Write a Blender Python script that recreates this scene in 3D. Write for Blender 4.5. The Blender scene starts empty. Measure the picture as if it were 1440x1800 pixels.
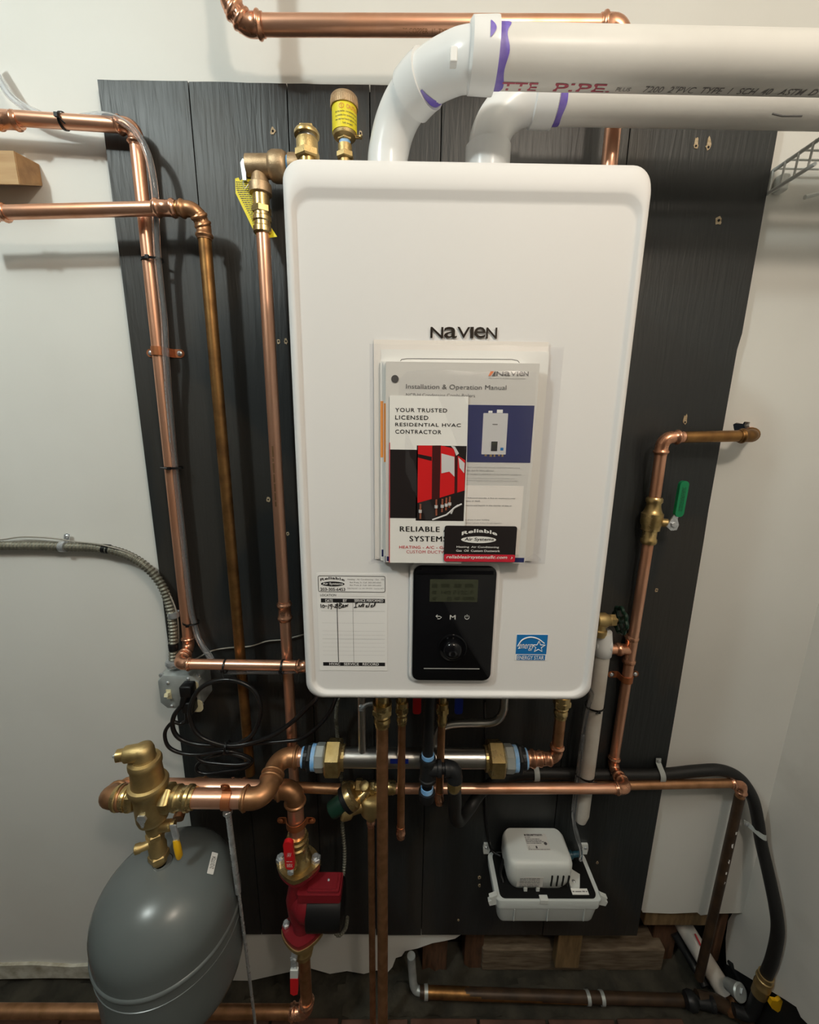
import bpy, bmesh, math, random
from math import sin, cos, pi, radians
from mathutils import Vector, Matrix
from mathutils.geometry import tessellate_polygon
random.seed(7)
SC = bpy.context.scene
COL = SC.collection

# ---------------------------------------------------------------- camera
cam_data = bpy.data.cameras.new('camera')
cam = bpy.data.objects.new('camera', cam_data); COL.objects.link(cam)
SC.camera = cam
cam_data.sensor_fit = 'VERTICAL'; cam_data.sensor_height = 24.0
cam_data.lens = 721.0 * 24.0 / 1800.0
cam_data.clip_start = 0.02
cam.location = (0.0, -0.89, 1.60)
_p, _y, _r = radians(12.43), radians(0.49), radians(0.74)
_f = Vector((sin(_y)*cos(_p), cos(_y)*cos(_p), -sin(_p)))
_rt = Vector((cos(_y), -sin(_y), 0)); _up = _rt.cross(_f)
_R = _rt*cos(_r) + _up*sin(_r); _U = _up*cos(_r) - _rt*sin(_r)
cam.rotation_euler = Matrix((( _R.x, _U.x, -_f.x), (_R.y, _U.y, -_f.y), (_R.z, _U.z, -_f.z))).to_euler()

# ---------------------------------------------------------------- light, world, exposure
world = bpy.data.worlds.new('room_surroundings'); SC.world = world
world.use_nodes = True
world.node_tree.nodes['Background'].inputs[0].default_value = (0.55, 0.6, 0.65, 1)
world.node_tree.nodes['Background'].inputs[1].default_value = 0.02
def lamp(name, loc, power, col, radius):
    ld = bpy.data.lights.new(name, 'POINT'); ld.energy = power; ld.color = col; ld.shadow_soft_size = radius
    o = bpy.data.objects.new(name, ld); COL.objects.link(o); o.location = loc
    return o
lamp('cool_ceiling_bulb', (-0.97, -1.12, 2.60), 39.0, (0.91, 1.0, 0.97), 0.05)
lamp('warm_ceiling_bulb', (0.46, -1.30, 2.50), 29.0, (1.0, 0.86, 0.71), 0.06)
SC.view_settings.view_transform = 'Standard'
SC.view_settings.look = 'None'
SC.view_settings.exposure = -0.25
SC.view_settings.gamma = 1.0
SC.view_settings.use_curve_mapping = False

# ---------------------------------------------------------------- materials
def mat(name, col, rough=0.5, metal=0.0, bump=0.0, bscale=200.0, stretch=(1,1,1), col2=None, cscale=8.0, cfac=1.0,
        rvar=0.0, coat=0.0, trans=0.0, ior=1.45, spec=0.5, lo=0.35, hi=0.7, detail=4.0):
    m = bpy.data.materials.new(name); m.use_nodes = True
    nt = m.node_tree; b = nt.nodes['Principled BSDF']
    b.inputs['Base Color'].default_value = (*col, 1); b.inputs['Roughness'].default_value = rough
    b.inputs['Metallic'].default_value = metal
    b.inputs['Coat Weight'].default_value = coat; b.inputs['Coat Roughness'].default_value = 0.15
    b.inputs['Transmission Weight'].default_value = trans; b.inputs['IOR'].default_value = ior
    b.inputs['Specular IOR Level'].default_value = spec
    if col2 or bump or rvar:
        tc = nt.nodes.new('ShaderNodeTexCoord'); mp = nt.nodes.new('ShaderNodeMapping')
        nt.links.new(tc.outputs['Object'], mp.inputs[0]); mp.inputs['Scale'].default_value = stretch
    if col2 or rvar:
        n = nt.nodes.new('ShaderNodeTexNoise'); n.inputs['Scale'].default_value = cscale; n.inputs['Detail'].default_value = detail
        nt.links.new(mp.outputs[0], n.inputs['Vector'])
        mr = nt.nodes.new('ShaderNodeMapRange'); mr.inputs[1].default_value = lo; mr.inputs[2].default_value = hi
        nt.links.new(n.outputs['Fac'], mr.inputs[0])
        if col2:
            mx = nt.nodes.new('ShaderNodeMix'); mx.data_type = 'RGBA'
            mx.inputs[6].default_value = (*col, 1); mx.inputs[7].default_value = (*col2, 1)
            mu = nt.nodes.new('ShaderNodeMath'); mu.operation = 'MULTIPLY'; mu.inputs[1].default_value = cfac
            nt.links.new(mr.outputs[0], mu.inputs[0]); nt.links.new(mu.outputs[0], mx.inputs[0])
            nt.links.new(mx.outputs[2], b.inputs['Base Color'])
        if rvar:
            m2 = nt.nodes.new('ShaderNodeMapRange'); m2.inputs[3].default_value = rough - rvar; m2.inputs[4].default_value = rough + rvar
            nt.links.new(mr.outputs[0], m2.inputs[0]); nt.links.new(m2.outputs[0], b.inputs['Roughness'])
    if bump:
        n2 = nt.nodes.new('ShaderNodeTexNoise'); n2.inputs['Scale'].default_value = bscale; n2.inputs['Detail'].default_value = 5
        nt.links.new(mp.outputs[0], n2.inputs['Vector'])
        bp = nt.nodes.new('ShaderNodeBump'); bp.inputs['Strength'].default_value = bump; bp.inputs['Distance'].default_value = 0.002
        nt.links.new(n2.outputs['Fac'], bp.inputs['Height']); nt.links.new(bp.outputs[0], b.inputs['Normal'])
    return m

M = {}
M['copper'] = mat('copper', (0.88,0.49,0.33), 0.36, 0.82, col2=(0.70,0.34,0.20), cscale=14, rvar=0.07, stretch=(1,1,0.35), lo=0.38, hi=0.72)
M['copper_fit'] = mat('copper_fitting', (0.86,0.46,0.30), 0.28, 0.88, col2=(0.56,0.25,0.14), cscale=38, rvar=0.05)
M['copper_dull'] = mat('weathered_copper', (0.56,0.29,0.15), 0.42, 0.85, col2=(0.33,0.165,0.075), cscale=30, rvar=0.08)
M['copper_old'] = mat('old_brown_copper', (0.38,0.20,0.07), 0.45, 0.9, col2=(0.16,0.08,0.03), cscale=25, rvar=0.08)
M['copper_paint'] = mat('brown_painted_pipe', (0.07,0.04,0.022), 0.45, 0.2, col2=(0.028,0.018,0.012), cscale=22)
M['copper_strap'] = mat('copper_coated_strap', (0.52,0.19,0.08), 0.42, 0.7, col2=(0.38,0.13,0.05), cscale=30)
M['brass'] = mat('brass', (0.72,0.54,0.26), 0.30, 0.9, col2=(0.42,0.29,0.11), cscale=40, rvar=0.06)
M['brass_dull'] = mat('cast_brass', (0.60,0.44,0.20), 0.42, 0.85, col2=(0.46,0.33,0.14), cscale=45, bump=0.25, bscale=900)
M['bronze'] = mat('cast_bronze', (0.55,0.40,0.25), 0.44, 0.8, col2=(0.33,0.22,0.12), cscale=40, bump=0.25, bscale=700)
M['steel'] = mat('zinc_steel', (0.68,0.71,0.74), 0.30, 0.65, col2=(0.42,0.44,0.46), cscale=50, rvar=0.06)
M['stainless'] = mat('stainless_steel', (0.62,0.60,0.57), 0.30, 1, bump=0.08, bscale=60, stretch=(1,20,20))
M['galv'] = mat('galvanized_steel', (0.52,0.56,0.55), 0.42, 0.5, col2=(0.38,0.41,0.41), cscale=28, rvar=0.08)
M['conduit'] = mat('grey_armored_conduit', (0.24,0.235,0.19), 0.5, 0.55, col2=(0.15,0.145,0.115), cscale=60)
M['boiler'] = mat('white_enamel', (0.755,0.745,0.74), 0.5, spec=0.3)
M['boiler_under'] = mat('grey_sheet_metal', (0.33,0.34,0.35), 0.45, 0.6)
M['pvc'] = mat('white_pvc', (0.76,0.745,0.71), 0.36, col2=(0.70,0.685,0.65), cscale=10)
M['pvc_fit'] = mat('white_pvc_fitting', (0.80,0.815,0.82), 0.24)
M['cpvc'] = mat('grey_white_pipe', (0.62,0.59,0.54), 0.5, col2=(0.50,0.45,0.39), cscale=14)
M['primer'] = mat('purple_primer', (0.13,0.07,0.52), 0.4, col2=(0.30,0.24,0.62), cscale=40)
M['wall'] = mat('white_painted_drywall', (0.74,0.735,0.70), 0.62, bump=0.06, bscale=90, col2=(0.66,0.65,0.61), cscale=2.6, lo=0.45, hi=0.8, cfac=0.8)
M['wall_side'] = mat('scuffed_white_wall', (0.72,0.70,0.655), 0.62, bump=0.06, bscale=90, col2=(0.56,0.54,0.49), cscale=5.0, lo=0.52, hi=0.85)
M['unpainted'] = mat('dim_unpainted_basement', (0.12,0.115,0.105), 0.8, col2=(0.08,0.076,0.07), cscale=3)
M['lid'] = mat('matt_black_lid', (0.006,0.006,0.006), 0.7, spec=0.2)
M['teal'] = mat('dark_teal_plastic', (0.02,0.07,0.10), 0.4)
M['plaster'] = mat('broken_plaster_edge', (0.60,0.58,0.50), 0.85, col2=(0.30,0.26,0.18), cscale=30)
M['dirt'] = mat('dark_dirt', (0.055,0.048,0.034), 0.9, bump=0.9, bscale=60, col2=(0.022,0.02,0.014), cscale=18)
M['tile'] = mat('red_brown_brick', (0.115,0.052,0.034), 0.75, bump=0.4, bscale=80, col2=(0.06,0.03,0.02), cscale=14)
M['wood'] = mat('pale_pine', (0.52,0.34,0.17), 0.55, bump=0.15, bscale=40, stretch=(1,8,8), col2=(0.42,0.25,0.115), cscale=10)
M['wood_end'] = mat('pine_end_grain', (0.44,0.25,0.11), 0.65, col2=(0.30,0.16,0.07), cscale=60)
M['stud'] = mat('dusty_stud_wood', (0.23,0.145,0.065), 0.75, bump=0.3, bscale=30, stretch=(6,6,1), col2=(0.13,0.08,0.035), cscale=14)
M['lath'] = mat('red_brown_lath', (0.13,0.06,0.03), 0.8, bump=0.3, bscale=30, stretch=(6,6,1), col2=(0.06,0.03,0.015), cscale=18)
M['sill'] = mat('rotten_sill_wood', (0.20,0.15,0.10), 0.85, bump=0.5, bscale=30, stretch=(1,6,6), col2=(0.09,0.06,0.035), cscale=16)
M['chip'] = mat('bare_wood_chip', (0.56,0.44,0.29), 0.7, col2=(0.35,0.25,0.14), cscale=300)
M['black'] = mat('black_plastic', (0.007,0.007,0.0075), 0.42, spec=0.35)
M['black_gloss'] = mat('glossy_black_plastic', (0.005,0.005,0.006), 0.14, spec=0.35)
M['black_rubber'] = mat('black_rubber', (0.011,0.011,0.011), 0.5, bump=0.1, bscale=300)
M['black_iron'] = mat('black_iron', (0.022,0.023,0.025), 0.42, 0.4, bump=0.15, bscale=300)
M['cord'] = mat('black_cord_vinyl', (0.010,0.010,0.011), 0.30)
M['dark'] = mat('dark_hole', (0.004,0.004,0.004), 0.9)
M['blue_tape'] = mat('blue_thread_seal', (0.16,0.42,0.80), 0.5, col2=(0.40,0.60,0.85), cscale=60)
M['yellow'] = mat('yellow_label', (0.85,0.72,0.02), 0.5)
M['yellow_handle'] = mat('yellow_vinyl', (0.75,0.42,0.01), 0.42)
M['red'] = mat('red_vinyl', (0.62,0.012,0.018), 0.35)
M['pump_red'] = mat('red_painted_iron', (0.19,0.010,0.016), 0.42, bump=0.15, bscale=400)
M['green'] = mat('green_vinyl', (0.005,0.24,0.09), 0.35)
M['dark_green'] = mat('dark_green_plastic', (0.006,0.030,0.018), 0.4)
M['white_plastic'] = mat('grey_white_plastic', (0.62,0.64,0.62), 0.38)
M['white_plastic2'] = mat('white_tank_plastic', (0.55,0.58,0.57), 0.45)
M['ivory'] = mat('ivory_plastic', (0.70,0.65,0.44), 0.4)
M['tank'] = mat('grey_enamel_tank', (0.115,0.132,0.132), 0.26, col2=(0.135,0.15,0.15), cscale=6, bump=0.03, bscale=120)
M['paper'] = mat('white_paper', (0.78,0.77,0.74), 0.6)
M['paper_grey'] = mat('grey_paper', (0.60,0.58,0.55), 0.6)
M['paper_warm'] = mat('cream_paper', (0.80,0.75,0.70), 0.6)
M['sticker'] = mat('white_sticker', (0.83,0.82,0.81), 0.35)
M['ink'] = mat('black_ink', (0.012,0.011,0.012), 0.5)
M['ink_grey'] = mat('grey_ink', (0.22,0.21,0.21), 0.6)
M['ink_dark'] = mat('charcoal_ink', (0.07,0.065,0.065), 0.5)
M['ink_red'] = mat('red_ink', (0.55,0.05,0.06), 0.5)
M['ink_orange'] = mat('orange_ink', (0.75,0.22,0.09), 0.5)
M['ink_purple'] = mat('faded_red_ink', (0.45,0.09,0.13), 0.5)
M['navy'] = mat('navy_print', (0.022,0.027,0.11), 0.32)
M['orange'] = mat('orange_print', (0.90,0.33,0.07), 0.45)
M['photo_black'] = mat('near_black_print', (0.018,0.014,0.014), 0.3)
M['photo_red'] = mat('red_print', (0.60,0.014,0.016), 0.35)
M['photo_brown'] = mat('dark_maroon_print', (0.055,0.010,0.010), 0.35)
M['photo_grey'] = mat('pale_print', (0.58,0.57,0.57), 0.4)
M['photo_copper'] = mat('copper_print', (0.30,0.09,0.05), 0.4)
M['card_red'] = mat('card_red', (0.55,0.02,0.04), 0.3)
M['blue'] = mat('bright_blue_print', (0.01,0.16,0.45), 0.35)
M['deep_blue'] = mat('deep_blue_plastic', (0.005,0.02,0.22), 0.4)
M['chrome'] = mat('mirror_lettering', (0.24,0.20,0.17), 0.22, 1)
M['lcd'] = mat('olive_lcd', (0.050,0.054,0.034), 0.22)
M['lcd_ink'] = mat('lcd_segments', (0.030,0.033,0.02), 0.3)
M['icon'] = mat('pale_icon_print', (0.55,0.55,0.53), 0.5)
M['glue'] = mat('pale_putty', (0.55,0.57,0.50), 0.6)
M['wire'] = mat('grey_wire', (0.30,0.28,0.24), 0.5)
M['clip'] = mat('grey_nylon_clip', (0.40,0.43,0.42), 0.45)
M['shelf'] = mat('white_vinyl_wire', (0.66,0.68,0.66), 0.35)
M['tube'] = mat('clear_vinyl_tube', (0.92,0.94,0.97), 0.08, trans=0.95, ior=1.30)
def film(name, tint, gl):
    m = bpy.data.materials.new(name); m.use_nodes = True; nt = m.node_tree
    nt.nodes.remove(nt.nodes['Principled BSDF'])
    t = nt.nodes.new('ShaderNodeBsdfTransparent'); t.inputs[0].default_value = (*tint, 1)
    g = nt.nodes.new('ShaderNodeBsdfGlossy'); g.inputs['Roughness'].default_value = 0.25
    d = nt.nodes.new('ShaderNodeBsdfDiffuse'); d.inputs[0].default_value = (0.8,0.8,0.8,1)
    a = nt.nodes.new('ShaderNodeMixShader'); a.inputs[0].default_value = 0.5
    nt.links.new(g.outputs[0], a.inputs[1]); nt.links.new(d.outputs[0], a.inputs[2])
    x = nt.nodes.new('ShaderNodeMixShader'); x.inputs[0].default_value = gl
    nt.links.new(t.outputs[0], x.inputs[1]); nt.links.new(a.outputs[0], x.inputs[2])
    nt.links.new(x.outputs[0], nt.nodes['Material Output'].inputs[0])
    return m
M['film'] = film('clear_plastic_film', (0.98,0.98,0.985), 0.045)

def board_material():
    m = bpy.data.materials.new('charcoal_painted_plywood'); m.use_nodes = True; nt = m.node_tree
    b = nt.nodes['Principled BSDF']
    tc = nt.nodes.new('ShaderNodeTexCoord')
    def noise(scale, st, det=5, dist=0.0):
        mp = nt.nodes.new('ShaderNodeMapping'); mp.inputs['Scale'].default_value = st
        nt.links.new(tc.outputs['Object'], mp.inputs[0])
        n = nt.nodes.new('ShaderNodeTexNoise'); n.inputs['Scale'].default_value = scale
        n.inputs['Detail'].default_value = det; n.inputs['Distortion'].default_value = dist
        nt.links.new(mp.outputs[0], n.inputs['Vector']); return n.outputs['Fac']
    def rng(s, a, c, lo, hi):
        r = nt.nodes.new('ShaderNodeMapRange'); r.inputs[1].default_value = a; r.inputs[2].default_value = c
        r.inputs[3].default_value = lo; r.inputs[4].default_value = hi; nt.links.new(s, r.inputs[0]); return r.outputs[0]
    def mix(f, c1, c2):
        x = nt.nodes.new('ShaderNodeMix'); x.data_type = 'RGBA'
        for i, c in ((6, c1), (7, c2)):
            if isinstance(c, tuple): x.inputs[i].default_value = (*c, 1)
            else: nt.links.new(c, x.inputs[i])
        nt.links.new(f, x.inputs[0]); return x.outputs[2]
    big = noise(3.2, (1,1,0.7), 3, 0.6)
    grain = noise(110, (1,1,0.09), 6, 0.6)
    streak = noise(60, (1,1,0.10), 5, 0.5)
    c = mix(rng(big, 0.50, 0.56, 0, 1), (0.019,0.0215,0.0225), (0.029,0.0275,0.0245))
    c = mix(rng(streak, 0.60, 0.80, 0, 0.35), c, (0.05,0.052,0.053))
    nt.links.new(c, b.inputs['Base Color'])
    nt.links.new(rng(big, 0.35, 0.65, 0.36, 0.52), b.inputs['Roughness'])
    vo = nt.nodes.new('ShaderNodeTexWave'); vo.wave_type = 'BANDS'; vo.bands_direction = 'X'
    vo.inputs['Scale'].default_value = 14; vo.inputs['Distortion'].default_value = 9; vo.inputs['Detail'].default_value = 3
    vo.inputs['Detail Scale'].default_value = 0.7
    mp = nt.nodes.new('ShaderNodeMapping'); mp.inputs['Scale'].default_value = (1,1,0.22)
    nt.links.new(tc.outputs['Object'], mp.inputs[0]); nt.links.new(mp.outputs[0], vo.inputs['Vector'])
    ad = nt.nodes.new('ShaderNodeMath'); ad.operation = 'MULTIPLY_ADD'; ad.inputs[1].default_value = 0.04
    nt.links.new(vo.outputs['Fac'], ad.inputs[0]); nt.links.new(rng(grain, 0.3, 0.72, 0, 1), ad.inputs[2])
    bp = nt.nodes.new('ShaderNodeBump'); bp.inputs['Strength'].default_value = 0.38; bp.inputs['Distance'].default_value = 0.0013
    nt.links.new(ad.outputs[0], bp.inputs['Height']); nt.links.new(bp.outputs[0], b.inputs['Normal'])
    return m
M['ply'] = board_material()
M['ply_edge'] = mat('plywood_edge', (0.05,0.045,0.04), 0.8)

# ---------------------------------------------------------------- mesh helpers
class MB:
    """collects shapes in world coordinates, then links them as ONE mesh object"""
    def __init__(self): self.v = []; self.f = []
    def add(self, verts, faces):
        o = len(self.v); self.v += [tuple(p) for p in verts]; self.f += [tuple(i+o for i in f) for f in faces]; return self
    def box(self, x0, y0, z0, x1, y1, z1, bev=0.0):
        if bev <= 0:
            vs = [(x,y,z) for x in (x0,x1) for y in (y0,y1) for z in (z0,z1)]
            return self.add(vs, [(0,1,3,2),(4,6,7,5),(0,4,5,1),(2,3,7,6),(0,2,6,4),(1,5,7,3)])
        bm = bmesh.new(); bmesh.ops.create_cube(bm, size=1)
        for v in bm.verts: v.co = Vector(((x0+x1)/2+v.co.x*(x1-x0), (y0+y1)/2+v.co.y*(y1-y0), (z0+z1)/2+v.co.z*(z1-z0)))
        bmesh.ops.bevel(bm, geom=bm.edges[:], offset=bev, segments=3, affect='EDGES', profile=0.5)
        return self.bm(bm)
    def bm(self, bm, mtx=None):
        bm.verts.index_update()
        vs = [(mtx @ v.co) if mtx else v.co.copy() for v in bm.verts]
        self.add(vs, [[l.index for l in f.verts] for f in bm.faces]); bm.free(); return self
    def sweep(self, pts, rad, seg=14, closed=False, cap=True):
        P_ = [Vector(p) for p in pts]; n = len(P_)
        R_ = [rad]*n if isinstance(rad, (int, float)) else rad
        T = []
        for i in range(n):
            if closed: t = P_[(i+1) % n]-P_[i-1]
            else: t = P_[min(i+1,n-1)]-P_[max(i-1,0)]
            if t.length < 1e-9: t = T[-1] if T else Vector((0,0,1))
            T.append(t.normalized())
        a = Vector((0,1,0)) if abs(T[0].y) < 0.9 else Vector((1,0,0))
        nrm = (a - T[0]*a.dot(T[0])).normalized()
        vs = []
        for i in range(n):
            nrm = (nrm - T[i]*nrm.dot(T[i])).normalized(); b = T[i].cross(nrm)
            for k in range(seg):
                an = 2*pi*k/seg; vs.append(P_[i] + (nrm*cos(an)+b*sin(an))*R_[i])
        fs = []
        for i in range(n if closed else n-1):
            j = (i+1) % n
            for k in range(seg):
                l = (k+1) % seg; fs.append((i*seg+k, i*seg+l, j*seg+l, j*seg+k))
        if cap and not closed:
            fs.append(tuple(range(seg-1,-1,-1))); fs.append(tuple((n-1)*seg+k for k in range(seg)))
        return self.add(vs, fs)
    def lathe(self, prof, org, axis, seg=24, twist=0.0):
        """prof: list of (distance along axis, radius)"""
        A = Vector(axis).normalized(); o = Vector(org)
        u = (Vector((0,0,1)) if abs(A.z) < 0.9 else Vector((0,-1,0))); u = (u-A*u.dot(A)).normalized(); w = A.cross(u)
        vs = []; fs = []
        for t, r in prof:
            for k in range(seg):
                an = 2*pi*k/seg + twist; vs.append(o + A*t + (u*cos(an)+w*sin(an))*max(r, 1e-5))
        for i in range(len(prof)-1):
            for k in range(seg):
                l = (k+1) % seg; fs.append((i*seg+k, i*seg+l, (i+1)*seg+l, (i+1)*seg+k))
        fs.append(tuple(range(seg-1,-1,-1))); fs.append(tuple((len(prof)-1)*seg+k for k in range(seg)))
        return self.add(vs, fs)
    def hexnut(self, org, axis, length, rad, bev=0.12, twist=0.0):
        c = rad*bev
        return self.lathe([(0,rad*0.86),(c,rad),(length-c,rad),(length,rad*0.86)], org, axis, 6, twist)
    def prism(self, poly, thick, fn):
        """poly in (u,v), extruded by thick along w; fn maps (u,v,w) to world"""
        n = len(poly); tri = tessellate_polygon([[Vector((p[0],p[1],0)) for p in poly]])
        vs = [fn(p[0],p[1],0) for p in poly]+[fn(p[0],p[1],thick) for p in poly]
        fs = [tuple(t) for t in tri]+[tuple(i+n for i in reversed(t)) for t in tri]
        fs += [(i,(i+1)%n,(i+1)%n+n,i+n) for i in range(n)]
        return self.add(vs, fs)
    def build(self, name, m, parent=None, smooth=35, label=None, kind=None):
        me = bpy.data.meshes.new(name); me.from_pydata(self.v, [], self.f); me.update()
        bm = bmesh.new(); bm.from_mesh(me); bmesh.ops.recalc_face_normals(bm, faces=bm.faces[:]); bm.to_mesh(me); bm.free()
        if smooth:
            me.shade_smooth(); me.set_sharp_from_angle(angle=radians(smooth))
        me.materials.append(M[m] if isinstance(m, str) else m)
        o = bpy.data.objects.new(name, me); COL.objects.link(o)
        if parent: o.parent = parent
        if label: o['label'] = label
        if kind: o['kind'] = kind
        return o

def tag(o, label, cat, group=None, kind=None):
    o['label'] = label; o['category'] = cat
    if group: o['group'] = group
    if kind: o['kind'] = kind
    return o
THINGS = []
def thing(name, label, cat, group=None):
    o = bpy.data.objects.new(name, None); COL.objects.link(o); o.empty_display_size = 0.05
    THINGS.append(o); return tag(o, label, cat, group)
def front(y): return lambda u, v, w: (u, y-w, v)          # a plate lying parallel to the back wall

def rrect(x0, z0, x1, z1, r, n=6):
    out = []
    for cx, cz, a0 in ((x1-r,z1-r,0),(x0+r,z1-r,90),(x0+r,z0+r,180),(x1-r,z0+r,270)):
        for i in range(n+1):
            a = radians(a0+90*i/n); out.append((cx+r*cos(a), cz+r*sin(a)))
    return out
def loft(mb, loops, cap0=True, cap1=True):
    n = len(loops[0]); vs = [p for l in loops for p in l]; fs = []
    for i in range(len(loops)-1):
        for k in range(n):
            l = (k+1) % n; fs.append((i*n+k, i*n+l, (i+1)*n+l, (i+1)*n+k))
    if cap0: fs.append(tuple(range(n-1,-1,-1)))
    if cap1: fs.append(tuple((len(loops)-1)*n+k for k in range(n)))
    return mb.add(vs, fs)

def spline(pts, n=10, closed=False):
    p = [Vector(q) for q in pts]; out = []; m = len(p)
    for i in range(m if closed else m-1):
        if closed: a,b,c,d = p[i-1],p[i],p[(i+1)%m],p[(i+2)%m]
        else:
            b,c = p[i],p[i+1]; a = p[i-1] if i > 0 else b*2-c; d = p[i+2] if i+2 < m else c*2-b
        for k in range(n):
            t = k/n; out.append(0.5*((2*b)+(c-a)*t+(2*a-5*b+4*c-d)*t*t+(3*b-a-3*c+d)*t**3))
    if not closed: out.append(p[-1])
    return out
def resample(pts, step):
    out = [Vector(pts[0])]; carry = 0.0
    for a, b in zip(pts[:-1], pts[1:]):
        a = Vector(a); b = Vector(b); L = (b-a).length
        if L < 1e-9: continue
        d = step-carry
        while d <= L: out.append(a+(b-a)*(d/L)); d += step
        carry = L-(d-step)
    return out

def run(name, label, cat, pts, r, R=None, mat_pipe='copper', mat_fit='copper_fit', group=None, ext=1.5, parent=None, gap=True):
    """pipe run: straight pipes as parts, a pressed elbow fitting as a part at every corner"""
    root = parent or thing(name, label, cat, group)
    P_ = [Vector(p) for p in pts]; R = R or r*1.9
    start = P_[0]
    for i in range(1, len(P_)-1):
        d1 = (P_[i]-P_[i-1]).normalized(); d2 = (P_[i+1]-P_[i]).normalized()
        th = d1.angle(d2)
        if th < 0.06: continue
        t = R*math.tan(th/2); a = P_[i]-d1*t; e = P_[i]+d2*t; L = r*ext
        c = a + (d2-d1*d1.dot(d2)).normalized()*R
        rot_ax = d1.cross(d2).normalized()
        st = []; ra = []
        for f_, k in ((1.0,1.12),(0.82,1.13),(0.74,1.30),(0.62,1.36),(0.50,1.30),(0.42,1.14),(0.0,1.13)):
            st.append(a-d1*L*f_); ra.append(r*k)
        ns = max(4, int(th/0.16))
        for k in range(1, ns+1):
            st.append(c + Matrix.Rotation(th*k/ns, 3, rot_ax) @ (a-c)); ra.append(r*1.13)
        for f_, k in ((0.42,1.14),(0.50,1.30),(0.62,1.36),(0.74,1.30),(0.82,1.13),(1.0,1.12)):
            st.append(e+d2*L*f_); ra.append(r*k)
        MB().sweep(st, ra, 18).build('elbow', mat_fit, root, 60)
        MB().sweep([start, a-d1*L*0.6], r, 18).build('pipe', mat_pipe, root, 60)
        start = e+d2*L*0.6
    MB().sweep([start, P_[-1]], r, 18).build('pipe', mat_pipe, root, 60)
    return root
def coupling(root, c, axis, r, L, name='coupling', m='copper_fit'):
    A = Vector(axis).normalized(); c = Vector(c)
    prof = [(-1,1.1),(-.86,1.12),(-.78,1.32),(-.66,1.36),(-.54,1.3),(-.46,1.14),(0,1.12),(.46,1.14),(.54,1.3),(.66,1.36),(.78,1.32),(.86,1.12),(1,1.1)]
    return MB().lathe([(t*L/2, k*r) for t, k in prof], c, A, 18).build(name, m, root, 60)

def rescale(root, org, k):
    """scale a finished thing about a point of its own"""
    for c in root.children_recursive:
        for v in c.data.vertices:
            for a in range(3): v.co[a] = org[a]+(v.co[a]-org[a])*k[a]
def screw(parent, c, out=(0,-1,0), r=0.0045, m='steel', name='screw'):
    return MB().lathe([(0,r),(0.0012,r),(0.0026,r*0.7),(0.0030,r*0.3)], c, out, 10).build(name, m, parent, 40)
def strap(name, label, c, ax, lat, out, r, base, w=0.016, ear=0.017, m='copper_strap', group=None, sm='steel'):
    """two-hole strap: c = pipe centre, base = distance from pipe centre down to the mounting plane"""
    root = thing(name, label, 'pipe strap', group or 'copper pipe straps')
    A = Vector(ax).normalized(); Lt = Vector(lat).normalized(); O = Vector(out).normalized(); c = Vector(c)
    rr = r+0.0004; th = 0.0018
    pr = [(-rr-ear,-base),(-rr-0.003,-base),(-rr,-base+0.003)]
    pr += [(-rr*cos(a), rr*sin(a)) for a in [pi*k/12 for k in range(13)]]
    pr += [(rr,-base+0.003),(rr+0.003,-base),(rr+ear,-base)]
    pr2 = [(-rr-ear,-base+th),(-rr-0.003-th*.4,-base+th),(-rr-th,-base+0.003+th)]
    pr2 += [(-(rr+th)*cos(a), (rr+th)*sin(a)) for a in [pi*k/12 for k in range(13)]]
    pr2 += [(rr+th,-base+0.003+th),(rr+0.003+th*.4,-base+th),(rr+ear,-base+th)]
    n = len(pr); vs = []
    for s in (-w/2, w/2):
        for q in pr+pr2: vs.append(c+A*s+Lt*q[0]+O*q[1])
    fs = []; N = 2*n
    for i in range(n-1):
        fs += [(n+i,n+i+1,N+n+i+1,N+n+i),(i,N+i,N+i+1,i+1),(i,i+1,n+i+1,n+i),(N+i,N+n+i,N+n+i+1,N+i+1)]
    fs += [(0,n,N+n,N),(n-1,N+n-1,N+2*n-1,2*n-1)]
    mb = MB().add(vs, fs)
    for s in (-1,1): mb.lathe([(0,w/2),(th,w/2)], c+Lt*s*(rr+ear)+O*(-base), O, 16)
    mb.build('band', m, root, 40)
    for s in (-1,1): screw(root, c+Lt*s*(rr+ear*0.95)+O*(-base+th), O, 0.0052, sm)
    return root
def cable_tie(label, c, axis, r, tail=(0.3,-1,0.2), rx=None, head_dir=(0,-1,0), w=0.0042, group=None):
    root = thing('cable_tie', label, 'cable tie', group or 'black cable ties on the pipes')
    A = Vector(axis).normalized(); c = Vector(c); u = Vector(head_dir); u = (u-A*u.dot(A)).normalized(); v = A.cross(u)
    rx = rx or r
    out = []; th = 0.0013; N = 28
    for rr in (0.0004, th):
        for s in (-w/2, w/2):
            out.append([c+A*s+u*cos(2*pi*k/N)*(r+rr)+v*sin(2*pi*k/N)*(rx+rr) for k in range(N)])
    loops = [out[0],out[1],out[3],out[2],out[0]]
    vs = [p for l in loops[:4] for p in l]; fs = []
    for i in range(4):
        j = (i+1) % 4
        for k in range(N): fs.append((i*N+k, i*N+(k+1)%N, j*N+(k+1)%N, j*N+k))
    MB().add(vs, fs).build('band', 'black', root, 40)
    h = c+u*(r+0.002)
    def fr(a,b,d): return h+A*a+v*b+u*d
    MB().prism([(-.003,-.0032),(.003,-.0032),(.003,.0032),(-.003,.0032)], 0.004, fr).build('head', 'black', root, 0)
    t = Vector(tail).normalized(); h2 = h+u*0.002
    MB().sweep([h2, h2+t*0.008, h2+t*0.016], 0.0013, 6).build('tail', 'black', root, 40)
    return root

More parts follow.
